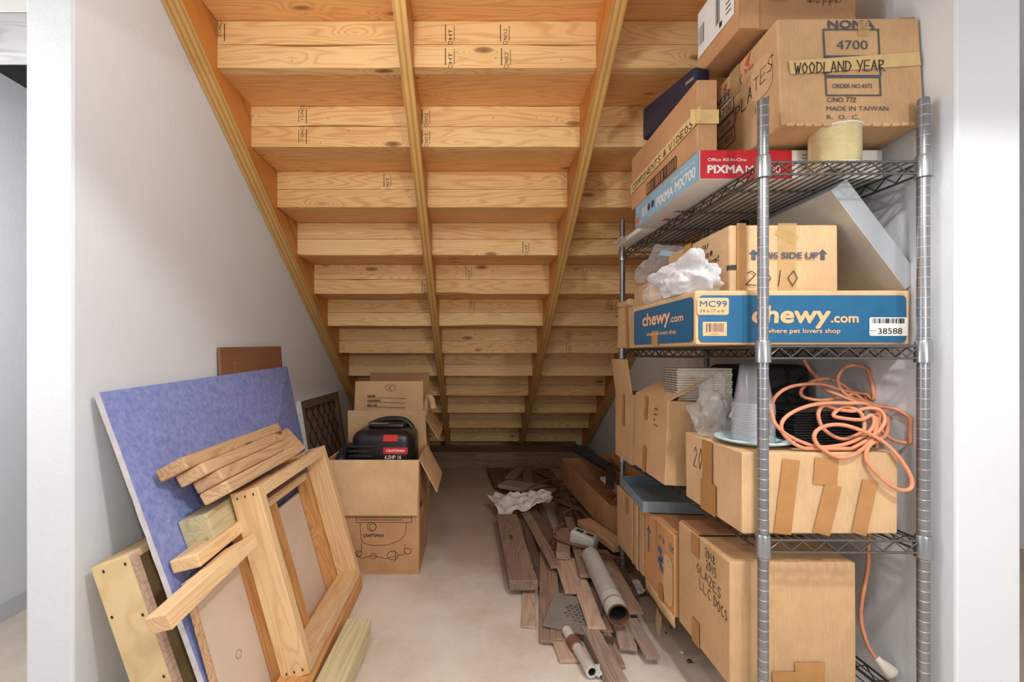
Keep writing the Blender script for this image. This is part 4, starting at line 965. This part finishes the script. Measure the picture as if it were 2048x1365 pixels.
c.text('chewy', 'f', U(1502), Vv(650), .046, 154*k, 'peach', off=.0034, bold=.036, shear=.08); c.text('.com', 'f', U(1660), Vv(650), .025, 54*k, 'peach', off=.0034, bold=.03); c.text('where pet lovers shop', 'f', U(1530), Vv(671), .012, 148*k, 'peach', off=.0034, bold=.02)
m_ = MB(); T = c.T('f', .0036); m_.rrect(T, U(1736), Vv(677), U(1812), Vv(640), .004, 0); T = c.T('f', .0042); m_.bars(T, U(1741), Vv(652), U(1806), Vv(642), 40, 1, 9); m_.text('38588', T, U(1753), Vv(673), .016, 48*k, 1, .005); m_.text('MC99', T, U(1738), Vv(668), .004, .014, 1)
c.part('barcode_label', m_, ['white', 'black'], 'white barcode label')
c.rect('l', .012, .008, c.d-.010, c.h-.016, 'chewy', .0022, r=.012); c.text('chewy', 'l', .10, .072, .042, .212, 'peach', off=.0034, bold=.036, shear=.08); c.text('.com', 'l', .315, .070, .022, .085, 'peach', off=.0034, bold=.03); c.text('where pet lovers shop', 'l', .135, .036, .013, .22, 'peach', off=.0034, bold=.02)
c.tape('l', [(.20, .0), (.20, .05)], .05, 'tape')
c.finish()
zt2 = ST[1]+.146
c = Carton('arrow_carton', 'tan carton with upward arrows standing on the blue printed carton', 'carton', .712, 1.011, 1.245, 1.64, zt2+.001, zt2+.188, 'card_pale', r=.006)
k = 1.245/F; U = lambda px: (px-1458)*k; Vv = lambda py: (578-py)*k
c.text('THIS SIDE UP', 'f', U(1509), Vv(511), .017, 123*k, 'ink', bold=.035, off=.0050)
for px in (1505, 1643):
    x, y = U(px), Vv(514); c.mb.add([(x-.006, y, 0), (x+.006, y, 0), (x+.006, y+.017, 0), (x+.013, y+.017, 0), (x, y+.030, 0), (x-.013, y+.017, 0), (x-.006, y+.017, 0)], [(0, 1, 2, 5, 6), (3, 4, 5, 2)], c.mi('ink'), False, c.T('f'))
c.hand('2010', 'f', U(1488), Vv(565), .040, wd=.0024, adv=.95, off=.0050); c.tape('f', [(U(1572), 0), (U(1572), .19)], .052, 'tape_clear'); c.tape('f', [(U(1552), Vv(452)), (U(1590), Vv(476))], .03, 'tape_clear'); c.tape('f', [(.03, 0), (.03, .19)], .026, 'tape')
c.rect('f', .0, .062, .02, .075, 'dgrey', .0016); c.rect('l', c.d-.014, .062, c.d, .075, 'dgrey', .0016)
for i, (t, x, y, h) in enumerate((('leases', .21, .145, .022), ('onsheim', .22, .118, .022), ('and rent', .26, .094, .018), ('golden', .27, .070, .020), ('CTD', .21, .062, .036), ('open', .29, .044, .014))): c.hand(t, 'l', x, y, h, wd=.0022, adv=.62, rise=.06)
c.tape('l', [(.16, 0), (.16, .19)], .05, 'tape'); c.finish()
# galvanized tray leaning on its corner
Tt = Matrix.Translation((1.157, 1.203, zt2+.003)) @ Matrix.Rotation(math.radians(53), 4, 'Y')
tr = thing('sheet_metal_tray', 'large galvanized sheet metal tray leaning diagonally beside the arrow carton', 'tray', Tt)
m_ = MB(); m_.box((-.33, 0, 0), (0, .30, .0015)); m_.build('base', 'galv_dull', tr)
m_ = MB(); m_.box((-.33, 0, .0015), (0, .0015, .052)); m_.build('front_side', 'galv', tr)
m_ = MB(); m_.box((-.33, .2985, .0015), (0, .30, .052)); m_.build('back_side', 'galv', tr)
m_ = MB(); m_.box((-.0015, .0015, .0015), (0, .2985, .052)); m_.build('end_side', 'galv', tr)
m_ = MB(); m_.box((-.33, .0015, .0015), (-.3285, .2985, .052)); m_.build('end_side', 'galv', tr)
# bags on the blue carton
wad('plastic_bag', 'white crumpled plastic bag lying on the front corner of the blue carton', 'bag', (.642, 1.36, zt2+.001), (.072, .13, .12), 'milky', 3, .45)
wad('plastic_bag', 'small clear zip bag lying left of the white bag', 'bag', (.628, 1.53, zt2+.001), (.035, .075, .085), 'bag', 8, .3)
c = Carton('brown_carton', 'torn brown carton standing behind the blue printed carton', 'carton', .660, .93, 1.675, 1.84, ST[1], ST[1]+.247, 'card', jit=.005)
m_ = MB(); m_.rbox((-.135, -.088, .17), (-.05, -.081, .235), .003, 1, jit=.012, cuts=2); c.part('torn_flap', m_, 'card_pale', 'torn peeling flap'); c.finish()
c = Carton('crushed_carton', 'narrow carton with crushed torn top at the rear end of the second shelf', 'carton', .664, .86, 1.855, 2.06, ST[1], ST[1]+.185, 'card_pale', jit=.006)
c.tape('l', [(.12, .18), (.14, .0)], .03, 'tape'); m_ = MB(); m_.rbox((-.115, -.10, .185), (.02, .08, .215), .01, 2, jit=.02, cuts=2); c.part('crushed_top', m_, 'card_pale'); c.finish()
wad('plastic_bag', 'clear crinkled bag with blue printed paper lying on the torn brown carton', 'bag', (.755, 1.745, ST[1]+.249), (.10, .10, .135), 'bag', 12, .4)
board('printed_packet', 'blue and white printed packet behind the arrow carton', 'packet', (.745, 1.66, zt2+.198), (.80, 1.80, zt2+.205), .10, .02, 'lblue', (.2, 0, 1))
m_ = MB(); m_.lathe([(0, 0), (.016, 0), (.016, .28), (.013, .285), (.013, .30), (.015, .302), (.015, .315), (0, .316)], 16); o = m_.build('dark_bottle', 'bplastic', None, Matrix.Translation((1.005, 1.66+.02, zt2-.10+.0))); tag(o, 'dark narrow bottle top peeking up behind the arrow carton', 'bottle')
o.location = (1.0, 1.659, zt2+.002)
# ---------------- third shelf
c = Carton('strapped_carton', 'wide tan carton with brown tape strips, at the front of the third shelf', 'carton', .697, 1.098, 1.163, 1.474, ST[2], ST[2]+.212, 'card_pale', jit=.003)
k = 1.163/F; U = lambda px: (px-1484)*k; Vv = lambda py: (1070-py)*k
c.tape('f', [(U(1581), Vv(920)), (U(1563), 0.002)], .045); c.tape('f', [(U(1652), Vv(917)), (U(1648), Vv(970))], .062); c.tape('f', [(U(1665), Vv(970)), (U(1640), .002)], .045); c.tape('f', [(U(1738), Vv(962)), (U(1715), .002)], .040)
c.tape('l', [(.145, .21), (.145, .0)], .055); c.tape('l', [(.15, .09), (.15, .0)], .085); c.hand('203', 'l', .055, .115, .06, wd=.0024, adv=.5)
for a_, b_ in (((U(1568), Vv(960)), (U(1590), Vv(938))), ((U(1640), Vv(975)), (U(1672), Vv(962))), ((U(1658), Vv(1010)), (U(1668), Vv(985))), ((U(1733), Vv(1000)), (U(1745), Vv(970)))): c.mb.line(c.T('f', .0034), [a_, b_],   .0018, c.mi('tape_clear'))
c.finish()
# top flaps with a seam
zt3 = ST[2]+.2135
c = Carton('tall_carton', 'tall leaning carton with handwriting in the middle of the third shelf', 'carton', .664, .90, 1.555, 1.87, ST[2]+.006, ST[2]+.30, 'card', tilt=Matrix.Rotation(math.radians(2.5), 4, 'Y'))
for i, t in enumerate(('pottery', 'loans', 'misc', 'est misc')): c.hand(t, 'l', .20, .250-.020*i, .010, wd=.0012, adv=.6)
c.tape('l', [(.125, .295), (.125, .20)], .03); c.tape('l', [(.13, .10), (.13, 0)], .035); c.flap('l', .16, 150, 'card_pale', 'top_flap'); c.finish()
c = Carton('flap_carton', 'carton with one flap standing up at the rear end of the third shelf', 'carton', .667, .93, 1.885, 2.10, ST[2], ST[2]+.295, 'card', open_top=True)
c.flap('l', .15, 82, 'card', 'raised_flap'); c.tape('l', [(.12, .29), (.115, .15)], .03); c.finish()
def plate(lab, x, y, z, r):
    m = MB(); m.lathe([(0, 0), (r*.55, 0), (r*.97, .012), (r, .016), (r*.985, .0185), (r*.9, .016), (r*.55, .004), (0, .004)], 48); return tag(m.build('plate', 'plate', None, Matrix.Translation((x, y, z))), lab, 'plate')
def cupmesh():
    h = .118; m = MB(); pf = [(0, h), (.030, h), (.0325, h-.003), (.033, h-.006), (.0485, .010), (.0485, .006), (.0535, .0035), (.0535, .0), (.0515, .0)]
    m.lathe(pf[:6], 32, 0); m.lathe(pf[5:], 32, 1); return m
def cups(lab, grp, x, y, z, n):
    first = None
    for i in range(n):
        T = Matrix.Translation((x+.0006*math.sin(i), y, z+i*.0062))
        if first is None: first = cupmesh().build('plastic_cup', ['cup', 'rim'], None, T); o = first
        else: o = first.copy(); C.objects.link(o); o.matrix_basis = T
        tag(o, lab, 'cup', grp)
plate('pale blue plastic plate under the front stack of cups', .795, 1.275, zt3, .098)
cups('clear plastic cup nested in the upside-down stack on the front blue plate', 'clear cups stacked on the front plate', .795, 1.275, zt3+.0045, 18)
ztt = ST[2]+.308
plate('pale blue plastic plate under the rear stack of cups', .832, 1.735, ztt+.004, .095)
cups('clear plastic cup nested in the upside-down stack on the rear blue plate', 'clear cups stacked on the rear plate', .832, 1.735, ztt+.009, 7)
# booklets
bk0 = None
for i in range(13):
    T = Matrix.Translation((.800+.0015*math.sin(i*2.1), 1.64, ztt-.006+.0005+i*.0088-.0)) @ Matrix.Rotation(math.radians(1.2*math.sin(i*1.7)), 4, 'Z')
    if bk0 is None:
        bk0 = thing('spiral_booklet', 'x', 'booklet', T); m_ = MB(); m_.box((-.075, -.055, 0), (.115, .055, .0074)); m_.build('pages', 'ivory', bk0)
        m_ = MB()
        for q in range(9): m_.tube([(-.075+.005*math.cos(a*.785), -.045+q*.0112, .0037+.0048*math.sin(a*.785)) for a in range(8)], .0009, 4, closed=True)
        m_.build('spiral_binding', 'black', bk0); o = bk0
    else: o = copy_tree(bk0); o.matrix_basis = T
    tag(o, 'ivory spiral bound booklet in the pile behind the clear crumpled bag', 'booklet', 'ivory booklets piled on the third shelf')
b1 = wad('plastic_bag', 'clear crumpled bag with small label lying left of the front cup stack', 'bag', (.752, 1.40, zt3), (.062, .07, .125), 'bag', 21, .5)
m_ = MB(); T = fr((.025, -.078, .072), (.88, .2, -.42), (.42, 0, .9)); m_.box((-.022, -.014, -.002), (.022, .014, 0), 0, T); m_.rect(T, -.016, -.01, -.004, .01, 1, .0006); m_.rect(T, .004, -.008, .014, .008, 2, .0006); m_.build('paper_label', ['white', 'blue_ink', 'ink'], b1)
wad('plastic_bag', 'twisted clear bag standing on the crumpled bag in front of the booklets', 'bag', (.772, 1.44, zt3+.06), (.035, .04, .12), 'bag', 33, .5)
# black trays, black crate
tg = 'black trays stacked on the taped carton'; t0 = None
for i in range(14):
    T = Matrix.Translation((.955+.0012*math.sin(i*3), 1.30, zt3+.0004+i*.0071))
    if t0 is None:
        m_ = MB(); m_.rbox((-.085, -.085, 0), (.105, .14, .0054), .0022, 1, smooth=False); t0 = m_.build('black_tray', 'bplastic', None, T); o = t0
    else: o = t0.copy(); C.objects.link(o); o.matrix_basis = T
    tag(o, 'thin glossy black tray in the stack under the orange cord', 'tray', tg)
m_ = MB(); m_.rbox((-.017, -.05, 0), (.017, .10, .108), .004, 2); o = m_.build('black_case', 'bplastic', None, Matrix.Translation((.888-.039+.0, 1.395, zt3)) ); tag(o, 'glossy black case standing between the cups and the black trays', 'case')
o.location = (.843, 1.42, zt3)
m_ = MB(); m_.rbox((-.11, -.14, 0), (.11, .15, .43), .03, 3, jit=.01); o = m_.build('black_bag', 'bmatte', None, Matrix.Translation((1.045, 1.66, ST[2]))); tag(o, 'black fabric bag at the rear of the third shelf behind the cord', 'bag')
# extension cord
cz = lambda u, v, d: P(1530+u/4.403, 690+v/4.403, d)
path = [(340, 130, 1.42), (395, 220, 1.42), (465, 300, 1.38), (530, 395, 1.34), (640, 440, 1.31), (760, 490, 1.29), (880, 525, 1.27), (1010, 545, 1.25), (1120, 560, 1.24), (1230, 600, 1.22), (1330, 650, 1.20), (1375, 720, 1.20), (1370, 810, 1.20), (1310, 858, 1.20), (1220, 862, 1.21), (1120, 835, 1.22), (1040, 775, 1.22),
        (1000, 690, 1.22), (1000, 600, 1.215), (930, 550, 1.21), (870, 518, 1.205), (720, 515, 1.20), (540, 515, 1.20), (380, 540, 1.195), (235, 600, 1.19), (152, 680, 1.185), (155, 770, 1.18), (250, 868, 1.175), (390, 925, 1.172), (560, 955, 1.17), (720, 930, 1.17), (860, 862, 1.172), (970, 790, 1.175), (1045, 700, 1.18), (1050, 630, 1.185), (1000, 570, 1.19),
        (900, 560, 1.20), (780, 585, 1.205), (640, 570, 1.21), (520, 535, 1.21), (470, 600, 1.205), (490, 700, 1.20), (560, 780, 1.195), (680, 830, 1.19), (800, 800, 1.19), (870, 750, 1.19), (868, 670, 1.195), (830, 590, 1.20), (700, 545, 1.21),
        (600, 620, 1.20), (700, 650, 1.195), (850, 660, 1.19), (940, 620, 1.185), (960, 700, 1.18), (900, 780, 1.178), (780, 850, 1.175), (640, 890, 1.172), (480, 900, 1.172), (330, 860, 1.175), (190, 790, 1.178), (100, 710, 1.18), (70, 640, 1.20), (60, 540, 1.25), (100, 450, 1.28), (200, 380, 1.30), (340, 350, 1.31), (500, 350, 1.32), (640, 390, 1.33), (780, 420, 1.34),
        (900, 440, 1.33), (985, 480, 1.31), (1000, 400, 1.31), (965, 290, 1.32), (880, 205, 1.33), (780, 180, 1.34), (690, 210, 1.34), (638, 300, 1.34), (665, 390, 1.33), (740, 460, 1.32), (850, 500, 1.29), (960, 560, 1.24), (980, 680, 1.19), (960, 800, 1.17), (880, 900, 1.165), (760, 980, 1.155), (640, 990, 1.153), (560, 955, 1.155), (470, 890, 1.158),
        (432, 810, 1.162), (470, 745, 1.165), (570, 708, 1.168), (690, 708, 1.168), (820, 745, 1.165), (950, 800, 1.16), (1060, 870, 1.155), (1160, 970, 1.148), (1240, 1080, 1.143), (1292, 1190, 1.14), (1280, 1265, 1.14), (1200, 1280, 1.14), (1085, 1225, 1.142), (965, 1115, 1.146), (890, 1010, 1.152), (910, 900, 1.16), (990, 840, 1.17), (1060, 800, 1.20),
        (1085, 700, 1.24), (1070, 620, 1.27), (1000, 560, 1.29), (880, 500, 1.31), (760, 410, 1.35), (640, 330, 1.37), (520, 300, 1.37), (400, 330, 1.37), (320, 400, 1.36), (340, 460, 1.35), (480, 490, 1.33), (640, 470, 1.33), (820, 430, 1.34), (940, 480, 1.33), (1020, 560, 1.30)]
pts = [cz(*p) for p in path]
dn = [P(1765, 840, 1.30), P(1762, 920, 1.295), P(1745, 1000, 1.29), P(1738, 1080, 1.285), P(1735, 1140, 1.28), P(1724, 1200, 1.275), P(1722, 1240, 1.27), P(1733, 1285, 1.262), P(1750, 1316, 1.256)]
cord = thing('extension_cord', 'long orange extension cord coiled over the black trays and hanging to the bottom shelf', 'cord', (1.05, 1.25, zt3))
CI = Matrix.Translation((-1.05, -1.25, -zt3))
def keep(p):
    p = Vector(p); p.x = min(p.x, 1.166)
    if p.y > 1.168 and p.z < zt3+.007 and p.x < 1.104 and p.z > ST[2]: p.z = zt3+.007
    return p
m_ = MB(); m_.tube([keep(p) for p in smooth(pts+dn, 7)], .0050, 8); m_.build('cord', 'cord', cord, CI)
a, b = P(1752, 1316, 1.256), P(1783, 1352, 1.235); b.z = max(b.z, ST[3]+.014); ax = (b-a).normalized(); xq = Vector((0, 0, 1)).cross(ax).normalized(); T = fr(a, xq, ax.cross(xq)); ln = (b-a).length
m_ = MB(); m_.lathe([(0, 0), (.009, 0), (.010, .01), (.016, .025), (.019, ln), (.017, ln+.004), (0, ln+.004)], 16); o = m_.build('socket_end', 'ivory', cord, CI @ T)
m_ = MB()
for q in ((-.006, .005), (.006, .005), (0, -.007)): m_.lathe([(0, ln+.0046), (.0022, ln+.0046), (.0022, ln+.004)], 8, 0, Matrix.Translation((q[0], q[1], 0)))
m_.build('socket_hole', 'black', o)
# ---------------- bottom shelf
c = Carton('documents_carton', 'large lower carton with handwriting about glazes and documents', 'carton', .687, 1.023, 1.2, 1.5, ST[3], .508, 'card', jit=.002)
k = 1.2/F
for i, (t, x, y, h, a_, ri) in enumerate((('2018', .175, .296, .024, .56, -.1), ('2015', .18, .262, .025, .56, -.1), ('GLAZES', .125, .226, .027, .85, -.12), ('LLC', .14, .184, .028, .85, -.12), ('DOCS', .222, .176, .027, .66, -.15))): c.hand(t, 'l', x, y, h, wd=.0022, adv=a_, slant=-.05, rise=ri)
c.tape('l', [(.115, .335), (.115, .27)], .05, 'tape'); c.tape('l', [(.12, .075), (.12, .0)], .045, 'tape'); c.tape('f', [(.21, .0), (.21, .07)], .08, 'tape'); c.tape('f', [(.15, .0), (.15, .045)], .08, 'tape')
mb = MB(); W, Dd = c.w/2, c.d/2
mb.box((-W+.004, .03, c.h), (W-.004, Dd-.004, c.h+.004)); c.part('top_flap', mb, 'card_dark'); mb = MB(); mb.box((-W+.004, .018, c.h+.0002), (W-.004, .029, c.h+.0008)); c.part('flap_gap', mb, 'black')
c.text('LEDGERS', 't', .10, .105, .012, .10, 'ink'); c.finish()
c = Carton('stained_carton', 'water-stained orange carton with blue arrow on the bottom shelf', 'carton', .680, .98, 1.515, 1.78, ST[3], .452, 'card_stain', jit=.006)
T = c.T('l'); mi = c.mi('blue_ink'); c.mb.line(T, [(.045, .13), (.045, .22)], .008, mi); c.mb.line(T, [(.03, .205), (.045, .225), (.06, .205)], .006, mi)
for x, y in ((.13, .17), (.145, .145), (.13, .13), (.145, .11)): c.mb.add([(x, y, 0), (x+.03, y-.004, 0), (x+.035, y+.018, 0), (x+.005, y+.022, 0)], [(0, 1, 2, 3)], mi, False, T)
c.hand('Fragile', 'l', .12, .215, .03, mat='blue_ink', wd=.003); c.tape('l', [(.11, .275), (.11, .19)], .03, 'tape_clear'); c.tape('l', [(.16, .06), (.16, .0)], .04, 'tape'); c.rect('l', .18, .02, .255, .19, 'card_pale', .0013, r=.03)
m_ = MB(); m_.rbox((-.152, -.13, -.04), (-.146, .13, .003), .002, 1, jit=.012, cuts=2); c.part('torn_bottom_flap', m_, 'card_pale', 'torn flap hanging below the shelf')
c.finish()
m_ = MB(); T = fr((.655, 1.60, .085), (0, -1, 0), (0, 0, 1)); m_.add([(0, .08, 0), (.05, .07, .003), (.045, .0, .006), (.012, -.02, .0), (.0, .03, .004)], [(0, 1, 2, 3, 4)], 0, False, T); o = m_.build('hanging_tape', 'tape_clear'); tag(o, 'yellowed loose tape hanging below the stained carton', 'tape')
c = Carton('handle_carton', 'tan carton with hand hole under the metal pan, rear of bottom shelf', 'carton', .682, .97, 1.795, 2.125, ST[3], .445, 'card', jit=.003)
c.rect('l', .12, .185, .155, .255, 'card_dark', .0012, r=.006); c.tape('l', [(.215, 0), (.215, .28)], .02, 'card_pale'); c.tape('l', [(.27, 0), (.27, .28)], .03, 'card_pale'); c.finish()
pan = thing('metal_pan', 'shallow blue-grey metal pan lying on the two rear cartons of the bottom shelf', 'pan', Matrix.Translation((.805, 1.90, .4575)) @ Matrix.Rotation(math.radians(-5), 4, 'Z') )
m_ = MB(); m_.box((-.135, -.19, 0), (.15, .175, .0015)); m_.build('base', 'bluesteel', pan)
for nm, a, b in (('left_rim', (-.1365, -.19, .0), (-.135, .175, .042)), ('right_rim', (.15, -.19, .0), (.1515, .175, .042)), ('front_rim', (-.1365, -.1915, 0), (.1515, -.19, .042)), ('back_rim', (-.1365, .175, 0), (.1515, .1765, .042))):
    m_ = MB(); m_.box(a, b); m_.build(nm, 'bluesteel', pan)
